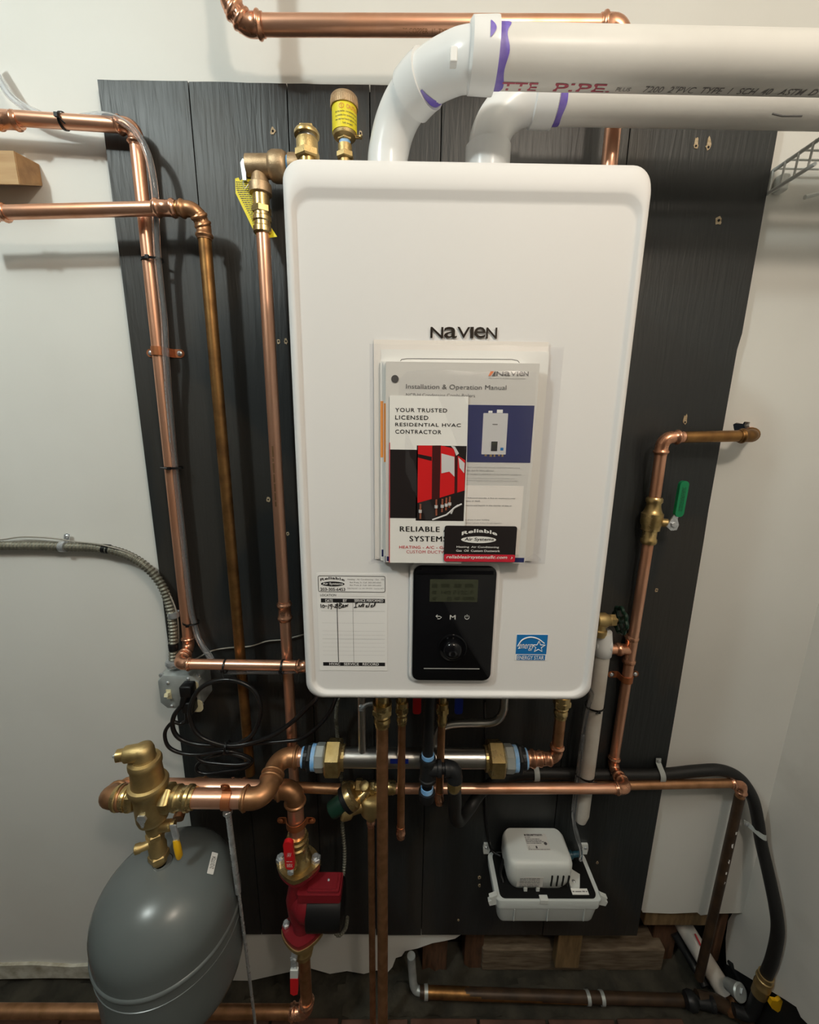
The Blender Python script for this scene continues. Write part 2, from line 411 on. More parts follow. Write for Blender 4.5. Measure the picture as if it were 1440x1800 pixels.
# ---------------------------------------------------------------- lettering
_txt = {}
def glyphs(body, bold=0.0, shear=0.0, spacing=1.0, align='LEFT'):
    key = (body, bold, shear, spacing, align)
    if key in _txt: return _txt[key]
    cu = bpy.data.curves.new('t', 'FONT'); cu.body = body; cu.size = 1.0; cu.offset = bold; cu.shear = shear
    cu.space_character = spacing; cu.align_x = align; cu.resolution_u = 3; cu.fill_mode = 'FRONT'
    ob = bpy.data.objects.new('t', cu); COL.objects.link(ob)
    dg = bpy.context.evaluated_depsgraph_get()
    me = bpy.data.meshes.new_from_object(ob.evaluated_get(dg))
    vs = [(v.co.x, v.co.y) for v in me.vertices]; fs = [tuple(p.vertices) for p in me.polygons]
    bpy.data.objects.remove(ob); bpy.data.meshes.remove(me); bpy.data.curves.remove(cu)
    _txt[key] = (vs, fs); return vs, fs
def text_fit(mb, body, rect, y, bold=0.0, shear=0.0, spacing=1.0, arch=0.0, fn=None, align='LEFT'):
    """lettering fitted to rect = (x0, z0, x1, z1) on the plane of depth y (or mapped by fn)"""
    vs, fs = glyphs(body, bold, shear, spacing, align)
    xs = [v[0] for v in vs]; ys = [v[1] for v in vs]
    x0, x1, y0, y1 = min(xs), max(xs), min(ys), max(ys)
    X0, Z0, X1, Z1 = rect; out = []
    for x, yy in vs:
        a = (x-x0)/(x1-x0); b = (yy-y0)/max(y1-y0, 1e-6)
        X = X0+a*(X1-X0); Z = Z0+b*(Z1-Z0)+arch*(1-(2*a-1)**2)
        out.append(fn(X, Z) if fn else (X, y, Z))
    return mb.add(out, fs)
def plate(rect, y, th, m, name, parent, r=0.0, **k):
    x0, z0, x1, z1 = rect
    poly = rrect(x0,z0,x1,z1,r,4) if r else [(x0,z0),(x1,z0),(x1,z1),(x0,z1)]
    return MB().prism(poly, th, front(y)).build(name, m, parent, 0, **k)
def lines(mb, rects, y):
    for x0, z0, x1, z1 in rects: mb.add([(x0,y,z0),(x1,y,z0),(x1,y,z1),(x0,y,z1)], [(0,1,2,3)])
    return mb
def fake_words(mb, x0, x1, z, h, y, rnd, fn=None):
    """a line of print too small to read: word-length dashes of varying height"""
    x = x0
    while x < x1-h:
        w = min(rnd.uniform(1.5, 5.5)*h, x1-x); hh = h*rnd.uniform(0.75, 1.0)
        q = [(x,z),(x+w,z),(x+w,z+hh),(x,z+hh)]
        mb.add([fn(*p) if fn else (p[0],y,p[1]) for p in q], [(0,1,2,3)]); x += w+h*0.6
    return mb
# ================================================================ the setting
def struct(o): o['kind'] = 'structure'; return o
XR = 0.972
outer = [(-3.187,2.75),(-3.187,0.0),(-1.75,0.0),(-1.1781, -0.0063),(-1.0113, -0.0013),(-0.879, -0.0056),(-0.6805, -0.0189),(-0.4462, -0.023),(-0.3863, -0.0045),(-0.3097, 0.0185),(-0.2676, 0.0277),
         (-0.2098, 0.0051),(-0.1593, 0.0166),(-0.1092, 0.0053),(-0.0722, 0.0191),(-0.0386, 0.0123),(-0.0253, 0.0328),(-0.0155, 0.0689),(0.0011, 0.0757),(0.0109, 0.0957),(0.0487, 0.1069),(0.0896, 0.1268),(0.1255, 0.1357),(0.1548, 0.1445),(0.1739, 0.162),(0.1634, 0.1793),(0.1479, 0.3341),
         (0.6413, 0.3362),(0.6856, 0.2451),(0.7675, 0.2412),(0.8418, 0.2457),(0.8533, 0.2352),(0.8979, 0.2417),(0.9693, 0.2441),(0.985,0.25),(0.985,2.75)]
hole = [(0.6951, 1.6029),(0.7018, 1.6065),(0.7156, 1.6043),(0.7184, 1.6091),(0.7308, 1.6081),(0.7297, 1.6009),(0.7352, 1.5915),(0.7263, 1.5866),(0.7119, 1.5852),(0.7017, 1.5875),(0.6979, 1.5946)]
def wall_panel(name, loops, thick, fn, m):
    flat = [p for l in loops for p in l]; n = len(flat)
    tri = tessellate_polygon([[Vector((p[0],p[1],0)) for p in l] for l in loops])
    vs = [fn(p[0],p[1],0) for p in flat]+[fn(p[0],p[1],thick) for p in flat]
    fs = [tuple(t) for t in tri]+[tuple(i+n for i in reversed(t)) for t in tri]
    o = 0
    for l in loops:
        k = len(l); fs += [(o+i, o+(i+1)%k, o+(i+1)%k+n, o+i+n) for i in range(k)]; o += k
    return struct(MB().add(vs, fs).build(name, m, None, 0))
wall = wall_panel('wall_back', [outer, hole], 0.013, lambda u,v,w: (u, w, v), 'wall')
side = [(0.013,2.75),(0.013,0.26),(0.03,0.24),(0.028,0.2),(0.035,0.16),(0.03,0.1),(0.02,0.06),(0.01,0.03)]
side += [(-0.1478, 0.1844),(-0.1734, 0.208),(-0.1872, 0.2001),(-0.2027, 0.2081),(-0.3,-0.04),(-4.0,-0.04),(-4.0,2.75)]
wall_panel('wall_right', [side], 0.013, lambda u,v,w: (XR+w, u, v), 'wall_side')
struct(MB().box(-3.2,-4.0,-0.04,-3.187,0.013,2.75).build('wall_left','unpainted',None,0))
struct(MB().box(-3.2,-4.013,-0.04,0.985,-4.0,2.75).build('wall_front','unpainted',None,0))
struct(MB().box(-3.2,-4.013,2.75,0.985,0.013,2.76).build('ceiling','wall',None,0))
struct(MB().box(0.987,-4.0,-0.10,1.0,0.16,0.6).build('added_backing_1','dark',None,0))  # added dark backing behind the right wall, hides the background through its bottom gap
floor = struct(MB().box(-3.2,-4.013,-0.10,0.987,0.16,-0.04).build('floor','dirt',None,0))
# low bricks laid along the edge of the floor
for row, y0 in enumerate((-0.172,-0.276)):
    for k in range(14):
        x = -1.70+k*0.192+(0.07 if row else 0.0)
        if x+0.184 > 0.97: continue
        h = random.uniform(-0.004,0.004)
        MB().box(x, y0, -0.05, x+0.184, y0+0.094, -0.021+h, 0.003).build('brick','tile',floor,0)
rnd = random.Random(4)
bm = bmesh.new(); nx, ny = 110, 10
vv = [[bm.verts.new((-1.5+2.45*i/nx, -0.07+0.16*j/ny, -0.041+rnd.random()**3*0.022)) for j in range(ny+1)] for i in range(nx+1)]
for i in range(nx):
    for j in range(ny): bm.faces.new((vv[i][j],vv[i+1][j],vv[i+1][j+1],vv[i][j+1]))
MB().bm(bm).build('dirt','dirt',floor,50,kind='stuff')
# bare drywall edge along the foot of the left wall
struct(MB().prism([(-1.75,0.006),(-1.1672, 0.048),(-1.0677, 0.0527),(-0.9541, 0.044),(-0.8739, 0.051),(-0.7411, 0.0311),(-0.6789, -0.0052),(-0.8783, -0.001),(-1.0275, 0.0009),(-1.1776, -0.004),(-1.75,-0.03)],0.008,front(0)).build('baseboard_left','plaster',None,0))
# open wall cavity under the panel: sheathing, studs, sill
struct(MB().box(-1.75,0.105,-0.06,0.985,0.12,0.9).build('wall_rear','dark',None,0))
sl = MB().box(.245, .030, -.035, .80, .095, .052, .006).build('sill_beam','sill',None,0)
tag(sl,'weathered horizontal timber lying at the foot of the open wall cavity','timber')
for k,(pa,pb,m,lab) in enumerate((((0.4548, 0.0005, 0.0331),(0.5251, 0.0005, 0.1667),'stud','pale yellowish stud standing on the sill timber below the white condensate pump'),
        ((0.0642, 0.03, -0.0386),(0.1389, 0.03, 0.1179),'lath','brown stud in the wall cavity just right of the broken drywall end'),
        ((0.1929, 0.04, -0.0514),(0.25, 0.04, 0.1021),'lath','dark red-brown stud in the cavity left of the sill timber'),
        ((0.777, 0.06, -0.0466),(0.8504, 0.06, 0.0603),'lath','reddish short stud in the cavity below the right edge of the panel'))):
    s = MB().box(pa[0],pa[1],pa[2]-0.005,pb[0],pa[1]+(0.028 if m == 'stud' else 0.06),0.32,0.003).build('wall_stud',m,None,0); tag(s,lab,'stud')
tag(MB().box(*(0.708, 0.016, 0.1709), 0.90, 0.06, 0.235, 0.003).build('ledger_board','stud',None,0),'brown ledger board under the cut drywall edge at lower right','board')
tag(MB().box(*(0.9439, 0.03, 0.0059), 0.966, 0.045, 0.24, 0.002).build('corner_board','lath',None,0),'dark red-brown board closing the cavity corner at lower right','board')

# ================================================================ charcoal plywood panel
panel = thing('plywood_panel','tall charcoal-painted plywood panel on the white wall behind the boiler','panel')
X0p, X1p, Z0p, Z1p = -0.552, 0.667, 0.188, 2.181
seams = [X0p, -0.3928, -0.2195, -0.0728, 0.0559, 0.3981, X1p]
rnd = random.Random(11)
for i in range(6):
    a, b = seams[i]+0.0011, seams[i+1]-0.0011
    if i == 0: a = X0p
    if i == 5: b = X1p
    poly = [(a,Z0p+rnd.uniform(-.002,.002)),(b,Z0p+rnd.uniform(-.002,.002))]
    if i == 5:
        for z in (0.45,0.9,1.35,1.42,1.75,1.78): poly.append((b+rnd.uniform(-.0018,.0018)-(0.006 if 1.0 < z < 1.76 else 0), z))
    n = 5
    for k in range(n+1):
        poly.append((b-(b-a)*k/n, Z1p+rnd.uniform(-.0006,.0006)))
    MB().prism(poly, 0.012, front(-0.006)).build('board','ply',panel,0)
MB().box(X0p+.002,-0.006,Z0p+.003,X1p-.008,-0.0008,Z1p-.003).build('backing','ply_edge',panel,0)
for c, s, kind in (((-0.2478, -0.018, 2.1081),.0065,0),((0.5211, -0.018, 2.0984),.006,1),((0.5443, -0.018, 2.097),.0065,1),((0.584, -0.018, 1.978),.008,0),((0.5788, -0.018, 1.6073),.006,1),
        ((0.5728, -0.018, 1.2322),.005,0),((-0.2574, -0.018, 1.7527),.005,0),((-0.2427, -0.018, 1.7529),.0055,0),((-0.2974, -0.018, 1.432),.0055,0),((-0.2596, -0.018, 1.3561),.0045,0),
        ((0.21, -0.018, 0.3956),.006,0),((0.2114, -0.018, 0.3679),.005,0),((0.1587, -0.018, 0.2436),.004,0),((0.5249, -0.018, 0.4478),.0045,0),((-0.0898, -0.018, 2.1072),.005,0)):
    mb = MB(); pr = []
    for k in range(14):
        an = 2*pi*k/14; q = s*rnd.uniform(0.7,1.15)
        pr.append((c[0]+q*cos(an)*0.75, c[2]+q*sin(an)*(2.4 if kind and sin(an) > 0.75 else 1.0)))
    mb.prism(pr, 0.0012, front(-.018))
    h = mb.build('screw_hole','chip',panel,0)
    MB().lathe([(0,s*.33),(.0015,s*.33)],(c[0],-.0180,c[2]-(s*.2 if kind else 0)),(0,-1,0),8).build('pit','dark',h,0)
sh = MB().lathe([(0,.0055),(.0016,.0055),(.0022,.004)],(0.1223, -0.018, 2.1297),(0,-1,0),12).build('screw_head','chip',panel,40)

# ================================================================ boiler
BX0,BX1,BZ0,BZ1,BF = -0.1565,0.2975,1.169,1.914,-0.327
boiler = thing('combi_boiler','white wall-hung combi boiler with rounded corners on the charcoal panel','boiler')
def bl(il, it, ib, r, y): return [(u,y,v) for u,v in rrect(BX0+il,BZ0+ib,BX1-il,BZ1-it,r,8)]
loft(MB(), [bl(.004,.004,.004,.020,-.022), bl(.0005,.0005,.0005,.022,-.030), bl(0,0,0,.022,-.290), bl(.0006,.002,.001,.022,-.304), bl(.002,.007,.003,.024,-.315), bl(.0045,.016,.0055,.025,-.322), bl(.0085,.028,.010,.025,-.3264), bl(.0125,.040,.014,.024,-.327),
     bl(.0145,.043,.016,.023,-.3262), bl(.0165,.050,.018,.022,-.3228), bl(.0185,.053,.0205,.021,-.322), bl(.020,.0545,.022,.020,-.322)]).build('casing','boiler',boiler,50)
FY = -0.3222                                              # the flat front of the boiler
# raised mirror lettering
mb = MB()
for ch, rc in (('N',(0.0289, 1.7058, 0.0455, 1.7193)),('a',(0.0465, 1.7061, 0.0632, 1.7196)),('V',(0.0634, 1.7063, 0.0802, 1.7198)),('I',(0.0803, 1.7063, 0.0846, 1.72)),('e',(0.0855, 1.7066, 0.1001, 1.7201)),('N',(0.1009, 1.7061, 0.115, 1.7196))):
    text_fit(mb, ch, rc, FY-.0016, bold=0.008)
mb.build('logo_lettering','chrome',boiler,0,label='brown mirror-finish lettering')
# control panel
CR = (0.0116, 1.2121, 0.1323, 1.3976)
cp = MB(); 
loft(cp,[[(u,y,v) for u,v in rrect(CR[0]-g,CR[1]-g,CR[2]+g,CR[3]+g,.014,6)] for g,y in ((.0055,FY),(.005,FY-.004),(.003,FY-.0055),(.0012,FY-.0055))])
bez = cp.build('control_panel_bezel','boiler',boiler,50)
cpp = MB(); loft(cpp,[[(u,y,v) for u,v in rrect(CR[0]+g,CR[1]+g,CR[2]-g,CR[3]-g,.012,6)] for g,y in ((0,FY-.0055),(0,FY-.008),(.0015,FY-.0095))])
cpo = cpp.build('control_panel','black_gloss',boiler,50)
PY = FY-.0095
plate((0.0357, 1.3431, 0.1057, 1.3778),PY,.0006,'lcd','display_screen',cpo,.001)
mb = MB(); rnd = random.Random(3)
for rc in ((0.039, 1.3652, 0.0466, 1.3713),(0.0522, 1.3654, 0.064, 1.3714),(0.0712, 1.3656, 0.0813, 1.3716),(0.0869, 1.3657, 0.0987, 1.3718)): lines(mb,[rc],PY-.0009)
text_fit(mb,'140 F',(0.0525, 1.3549, 0.0743, 1.3609),PY-.0009,.01); text_fit(mb,'120 F',(0.0774, 1.3551, 0.0992, 1.3611),PY-.0009,.01)
for rc in ((0.0393, 1.3555, 0.0452, 1.3607),(0.0395, 1.3457, 0.0455, 1.351),(0.0611, 1.3459, 0.068, 1.3512),(0.0728, 1.346, 0.0796, 1.3513),(0.0844, 1.3462, 0.1012, 1.3514)): lines(mb,[rc],PY-.0009)
mb.build('display_segments','lcd_ink',cpo,0)
mb = MB(); text_fit(mb,'M',(0.0663, 1.3149, 0.075, 1.3221),PY-.0004,.012); mb.build('menu_symbol','icon',cpo,0)
c = (0.0917, -0.332, 1.3187)
mb = MB(); mb.sweep([(c[0]+.0032*sin(a),PY-.0004,c[2]+.0032*cos(a)) for a in [0.6+ (2*pi-1.2)*k/14 for k in range(15)]],.0005,5); mb.sweep([(c[0],PY-.0004,c[2]+.0004),(c[0],PY-.0004,c[2]+.0042)],.0005,5)
mb.build('power_symbol','icon',cpo,0)
c = (0.0496, -0.332, 1.3183)
mb = MB(); mb.sweep([(c[0]-.004,PY-.0004,c[2]+.0015),(c[0]+.002,PY-.0004,c[2]+.0015),(c[0]+.0045,PY-.0004,c[2]),(c[0]+.002,PY-.0004,c[2]-.0025),(c[0]-.0015,PY-.0004,c[2]-.0025)],.0005,5)
mb.sweep([(c[0]-.0015,PY-.0004,c[2]+.0038),(c[0]-.004,PY-.0004,c[2]+.0015),(c[0]-.0015,PY-.0004,c[2]-.0005)],.0005,5); mb.build('back_symbol','icon',cpo,0)
c = (0.0716, -0.3317, 1.2682)
MB().lathe([(0,.0225),(.0016,.0222),(.0022,.0205),(.0006,.0185),(.0003,.012)],(c[0],PY,c[2]),(0,-1,0),40).build('dial_ring','black_gloss',cpo,50)
kn = MB().lathe([(0,.0145),(.006,.0145),(.0095,.0132),(.012,.010),(.0135,.006),(.014,.001)],(c[0],PY,c[2]),(0,-1,0),32).build('control_knob','black_gloss',cpo,50)
mb = MB()
for k in range(18):
    a = 2*pi*k/18; mb.sweep([(c[0]+.0035*cos(a),PY-.0139,c[2]-.002+.0035*sin(a)),(c[0]+.0062*cos(a),PY-.0134,c[2]-.002+.0062*sin(a))],.00035,4)
mb.build('knurling','black',kn,0)
plate((0.0295, 1.2331, 0.1145, 1.2338),PY,.0005,'icon','trim_line',cpo)
MB().box(CR[0]+.004,PY-.0012,CR[3]-.012,CR[2]-.004,PY+.001,CR[3]-.006,.001).build('panel_lip','black_gloss',cpo,0)
# stickers on the casing
SR = (-0.1305, 1.2227, -0.0263, 1.3821)
st = plate(SR,FY,.0004,'sticker','service_record_sticker',boiler,.002,label='white service record sticker with ruled lines and handwriting')
SY = FY-.0007
mb = MB()
sb = (-0.128, 1.3531, -0.0298, 1.378)
pts = [(u,SY,v) for u,v in rrect(*sb,.0025,4)]; mb.sweep(pts,.0004,4,closed=True)
text_fit(mb,'Reliable',(-0.1248, 1.3695, -0.0891, 1.3736),SY,.022,spacing=1.05,arch=.003)
cx = (-0.1242, 1.3615, -0.0893, 1.3692); mb.add([((cx[0]+cx[2])/2+(cx[2]-cx[0])/2*cos(2*pi*k/28),SY,(cx[1]+cx[3])/2+(cx[3]-cx[1])/2*sin(2*pi*k/28)) for k in range(28)],[tuple(range(28))])
text_fit(mb,'203-305-6453',(-0.1253, 1.3544, -0.0886, 1.3594),SY,.016)
text_fit(mb,'LOCATION',(-0.1257, 1.3457, -0.1022, 1.3495),SY,.0)
lines(mb,[(-0.1005, 1.3463, -0.0306, 1.3461),(-0.1251, 1.3359, -0.0298, 1.3423),(-0.1251, 1.231, -0.0298, 1.237)],SY)
for rc in ((-0.1251, 1.3286, -0.0298, 1.3286),(-0.1249, 1.3224, -0.0298, 1.3222),(-0.1248, 1.3157, -0.0298, 1.3157),(-0.1247, 1.3093, -0.0298, 1.3093),(-0.1247, 1.3029, -0.0298, 1.3028),(-0.1247, 1.2962, -0.0298, 1.2962),(-0.1246, 1.2896, -0.0298, 1.2897),(-0.1245, 1.283, -0.0298, 1.2831),(-0.1247, 1.2766, -0.0298, 1.2764),(-0.1247, 1.2697, -0.0298, 1.2698),(-0.1246, 1.263, -0.0298, 1.2631),(-0.1245, 1.2563, -0.0298, 1.2564),(-0.1247, 1.2495, -0.0298, 1.2496),(-0.1249, 1.2433, -0.0298, 1.2433)): lines(mb,[rc],SY)
for rc in ((-0.1008, 1.2372, -0.1018, 1.3352),(-0.0776, 1.2374, -0.0779, 1.3355)): lines(mb,[rc],SY)
# handwriting
def scribble(mb, pts, r=.00055): mb.sweep([(p[0],SY-.0002,p[2]) for p in spline(pts,4)], r, 5)
for s in ([(-0.1254, -0.323, 1.3332),(-0.1251, -0.323, 1.3277)],[(-0.122, -0.323, 1.3323),(-0.1234, -0.323, 1.3295),(-0.1213, -0.323, 1.3277),(-0.1195, -0.323, 1.3305),(-0.122, -0.323, 1.3323)],[(-0.1187, -0.323, 1.3305),(-0.1162, -0.323, 1.3305)],[(-0.1135, -0.323, 1.3333),(-0.1146, -0.323, 1.326)],
          [(-0.1093, -0.323, 1.3333),(-0.1119, -0.323, 1.3315),(-0.1094, -0.323, 1.3297),(-0.1085, -0.323, 1.3333),(-0.1104, -0.323, 1.3251)],[(-0.1077, -0.323, 1.3297),(-0.106, -0.323, 1.3297)],[(-0.1043, -0.323, 1.3325),(-0.1017, -0.323, 1.3325),(-0.1052, -0.323, 1.3279),(-0.1018, -0.323, 1.3288)],[(-0.1, -0.323, 1.3343),(-0.101, -0.323, 1.3261)],
          [(-0.0974, -0.323, 1.3353),(-0.0985, -0.323, 1.327),(-0.0942, -0.323, 1.3289),(-0.0975, -0.323, 1.3316),(-0.0941, -0.323, 1.3335),(-0.0974, -0.323, 1.3353)],[(-0.0933, -0.323, 1.3298),(-0.0908, -0.323, 1.3308),(-0.0924, -0.323, 1.3326),(-0.0934, -0.323, 1.3289),(-0.09, -0.323, 1.3289)],[(-0.089, -0.323, 1.3326),(-0.0891, -0.323, 1.329),(-0.0874, -0.323, 1.3326),(-0.0866, -0.323, 1.3299),(-0.0848, -0.323, 1.3336)],
          [(-0.0746, -0.323, 1.3346),(-0.0704, -0.323, 1.3355),(-0.0729, -0.323, 1.3346),(-0.0739, -0.323, 1.3291),(-0.0764, -0.323, 1.3282),(-0.0713, -0.323, 1.3291)],[(-0.0696, -0.323, 1.3291),(-0.0679, -0.323, 1.3328),(-0.0671, -0.323, 1.3292),(-0.0645, -0.323, 1.3329),(-0.0654, -0.323, 1.3292)],[(-0.0628, -0.323, 1.3356),(-0.0629, -0.323, 1.3292),(-0.0611, -0.323, 1.332)],[(-0.0645, -0.323, 1.3329),(-0.0603, -0.323, 1.3338)],
          [(-0.0586, -0.323, 1.3311),(-0.0561, -0.323, 1.332),(-0.0586, -0.323, 1.3293),(-0.0544, -0.323, 1.3302),(-0.0526, -0.323, 1.3357),(-0.0544, -0.323, 1.3293)],[(-0.051, -0.323, 1.3312),(-0.0484, -0.323, 1.333),(-0.051, -0.323, 1.3293),(-0.0476, -0.323, 1.3303),(-0.045, -0.323, 1.3321),(-0.0442, -0.323, 1.3376),(-0.0467, -0.323, 1.3303)]): scribble(mb, s)
mb.build('printing','ink',st,0)
mb = MB(); WY = SY-.0003
text_fit(mb,'Air Systems',(-0.1216, 1.363, -0.0917, 1.3676),WY,.015)
text_fit(mb,'DATE',(-0.1183, 1.3368, -0.1074, 1.3412),WY,.010); text_fit(mb,'BY',(-0.0922, 1.337, -0.0863, 1.3415),WY,.010); text_fit(mb,'SERVICE PERFORMED',(-0.0753, 1.3375, -0.0323, 1.3416),WY,.010)
text_fit(mb,'HVAC   SERVICE   RECORD',(-0.1155, 1.2322, -0.0394, 1.2365),WY,.012)
mb.build('reversed_printing','sticker',st,0)
mb = MB()
for t, rc in (('Heating - Air Conditioning - Gas - Oil',(-0.0848, 1.371, -0.0315, 1.374)),('Ben Prata, Sr. Cell  203-305-6565',(-0.0816, 1.3665, -0.0356, 1.3692)),('Ben Prata, Jr. Cell  203-305-6453',(-0.0817, 1.3621, -0.0357, 1.3647)),('Fully Insured - Lic. #S1-394-020 - License #671',(-0.0851, 1.3572, -0.0315, 1.3598))): text_fit(mb,t,rc,SY,.0)
mb.build('small_printing','ink_grey',st,0)
es = plate((0.1698, 1.2425, 0.2186, 1.2863),FY,.0004,'sticker','energy_sticker',boiler,label='blue and white energy sticker with a star')
plate((0.1706, 1.2535, 0.2178, 1.2861),FY-.0004,.0002,'blue','blue_field',es)
plate((0.1729, 1.2432, 0.2166, 1.2521),FY-.0004,.0002,'blue','blue_band',es)
mb = MB(); EY = FY-.0009
text_fit(mb,'ENERGY STAR',(0.1738, 1.2444, 0.2146, 1.2509),EY,.012)
def stroke(pts, r): mb.sweep([(p[0],EY,p[2]) for p in spline(pts,5)], r, 5)
stroke([(0.1727, -0.323, 1.2668),(0.1789, -0.323, 1.2774),(0.1907, -0.323, 1.2822),(0.203, -0.323, 1.2795),(0.2132, -0.323, 1.272)],.0009)
text_fit(mb,'energy',(0.175, 1.2593, 0.1985, 1.2707),EY,.0,shear=.35)
stroke([(0.1738, -0.323, 1.263),(0.1764, -0.323, 1.264)],.0006)
c = (0.205, -0.323, 1.2661); sp = []
for k in range(11):
    a = pi/2+2*pi*k/10; q = (.0098 if k%2 == 0 else .0042); sp.append((c[0]+q*cos(a)*1.05,EY,c[2]+q*sin(a)))
mb.sweep(sp,.0007,5)
mb.build('white_printing','sticker',es,0)
# fittings under the casing
und = MB().box(BX0+.012,-.29,BZ0-.006,BX1-.012,-.04,BZ0+.002,.002).build('base_plate','boiler_under',boiler,0)
def union(x, y, r, z, parent=boiler, name='connection'):
    mb = MB().lathe([(0,r*1.1),(BZ0-z+.004,r*1.1)],(x,y,z-.002),(0,0,1),20)
    mb.lathe([(0,r*1.55),(.012,r*1.55)],(x,y,z),(0,0,-1),20).hexnut((x,y,z-.010),(0,0,-1),.014,r*1.75)
    mb.lathe([(0,r*1.2),(.004,r*1.4),(.010,r*1.15),(.014,r*1.35),(.020,r*1.35),(.024,r*1.15),(.028,r*1.2)],(x,y,z-.024),(0,0,-1),20)
    return mb.build(name,'brass',parent,40)

# ================================================================ papers in the plastic pouch
def sheet(name, label, cat, rect, y, th, m, r=0.0):
    root = thing(name, label, cat); plate(rect,y,th,m,'cover',root,r); return root
pouch = thing('plastic_pouch','clear plastic document pouch hanging on the boiler front, holding the papers','pouch')
PR = (-0.0458, 1.4028, 0.1912, 1.7008)
mb = MB(); n = 26
for yy, sgn in ((-.3226,0),(-.3418,1)):
    vs = []; 
    for i in range(n+1):
        for j in range(n+1):
            u = i/n; v = j/n
            e = min(1, 6*u, 6*(1-u), 5*v, 8*(1-v)); bulge = (yy+.3226)*max(0.10,e) if sgn else 0
            vs.append((PR[0]-.004+(PR[2]-PR[0]+.016)*u, -.3227+bulge-(.0005*sin(17*u+9*v) if sgn else 0), PR[1]-.003+(PR[3]-PR[1])*v))
    mb.add(vs,[(i*(n+1)+j,(i+1)*(n+1)+j,(i+1)*(n+1)+j+1,i*(n+1)+j+1) for i in range(n) for j in range(n)])
mb.build('film','film',pouch,80)
mb = MB()
for cxp in ((-0.0415, -0.332, 1.4074),(0.1829, -0.332, 1.4141)):
    mb.sweep([(cxp[0]-.010,cxp[1],cxp[2]-.006),(cxp[0],cxp[1]-.004,cxp[2]+.001),(cxp[0]+.010,cxp[1],cxp[2]-.005)],[.002,.005,.002],8)
mb.build('crumpled_corner','film',pouch,60)
bs = thing('folded_sheet','cream sheet standing tallest behind the manual in the clear pouch','sheet')
plate((-0.0444, 1.4051, 0.1828, 1.7029),-.3236,.0008,'paper_warm','page',bs)
plate((-0.0348, 1.4046, 0.1842, 1.6911),-.3246,.0006,'paper','second_page',bs)
mb = MB(); mb.sweep([(p[0],-.3254,p[2]) for p in ((-0.0125, -0.325, 1.6732),(-0.0081, -0.325, 1.6789),(-0.0007, -0.325, 1.68),(0.1359, -0.325, 1.6808),(0.1435, -0.325, 1.6795),(0.1475, -0.325, 1.6753))],.0004,4); mb.build('printed_frame','ink_dark',bs,0)
ob = thing('orange_booklet','booklet with an orange block showing left of the installation manual','booklet')
plate((-0.0355, 1.4047, 0.1541, 1.6763),-.3258,.004,'paper','cover',ob)
plate((-0.0354, 1.5521, 0.0348, 1.626),-.3298,.0003,'orange','orange_block',ob); plate((-0.0343, 1.4109, 0.0382, 1.4212),-.3298,.0003,'navy','navy_band',ob)
ob2 = thing('thin_booklet','thin booklet with orange and navy blocks directly behind the manual','booklet')
plate((-0.0315, 1.4029, 0.1572, 1.675),-.3302,.003,'paper','cover',ob2); plate((-0.0307, 1.5463, 0.0347, 1.623),-.3332,.0003,'orange','orange_block',ob2); plate((-0.0292, 1.4035, 0.0382, 1.413),-.3332,.0003,'navy','navy_band',ob2)
MY = -.3336; MT = MY-.0065; 
man = thing('installation_manual','installation and operation manual with a navy picture block, in the clear pouch','manual')
plate((-0.0279, 1.4061, 0.1684, 1.6742),MY,.0065,'paper_grey','cover',man)
plate((0.0531, 1.5481, 0.1655, 1.6223),MT,.0003,'navy','navy_block',man)
plate((-0.0265, 1.4077, 0.1673, 1.4145),MT,.0002,'navy','navy_footer',man)
TY = MT-.0005
c = (-0.0161, -0.3405, 1.6531); MB().lathe([(0,.0048),(.0004,.0048)],(c[0],MT-.0002,c[2]),(0,-1,0),20).build('punched_hole','ink_dark',man,0)
mb = MB(); text_fit(mb,'Installation & Operation Manual',(-0.0018, 1.6396, 0.1274, 1.6471),TY,-.004); 
for ch, rc in (('N',(0.1135, 1.6585, 0.1226, 1.6639)),('a',(0.1233, 1.6586, 0.1314, 1.664)),('V',(0.1317, 1.6587, 0.1394, 1.6641)),('I',(0.1397, 1.6587, 0.1416, 1.6642)),('e',(0.1423, 1.6588, 0.1481, 1.6643)),('N',(0.1485, 1.6589, 0.1547, 1.6643))): text_fit(mb,ch,rc,TY,.01)
text_fit(mb,'The Leader in Condensing Technology',(0.1038, 1.6549, 0.1513, 1.6561),TY,.0)
text_fit(mb,'NCB-H Condensing Combi-Boilers',(-0.0017, 1.6306, 0.0874, 1.6358),TY,-.01)
mb.build('title','ink_dark',man,0)
mb = MB(); a,b_,c_,d_ = (0.1033, 1.6583, 0.1124, 1.6641); mb.add([(a,TY,b_),(a+.0028,TY,b_),(a+.0072,TY,d_),(a+.0028,TY,d_)],[(0,1,2,3)]); mb.build('logo_mark_orange','ink_orange',man,0)
mb = MB(); mb.add([(a+.0045,TY-.0001,b_),(c_,TY-.0001,b_),(c_,TY-.0001,d_),(a+.0082,TY-.0001,d_)],[(0,1,2,3)]); mb.build('logo_mark_grey','ink_dark',man,0)
mb = MB()
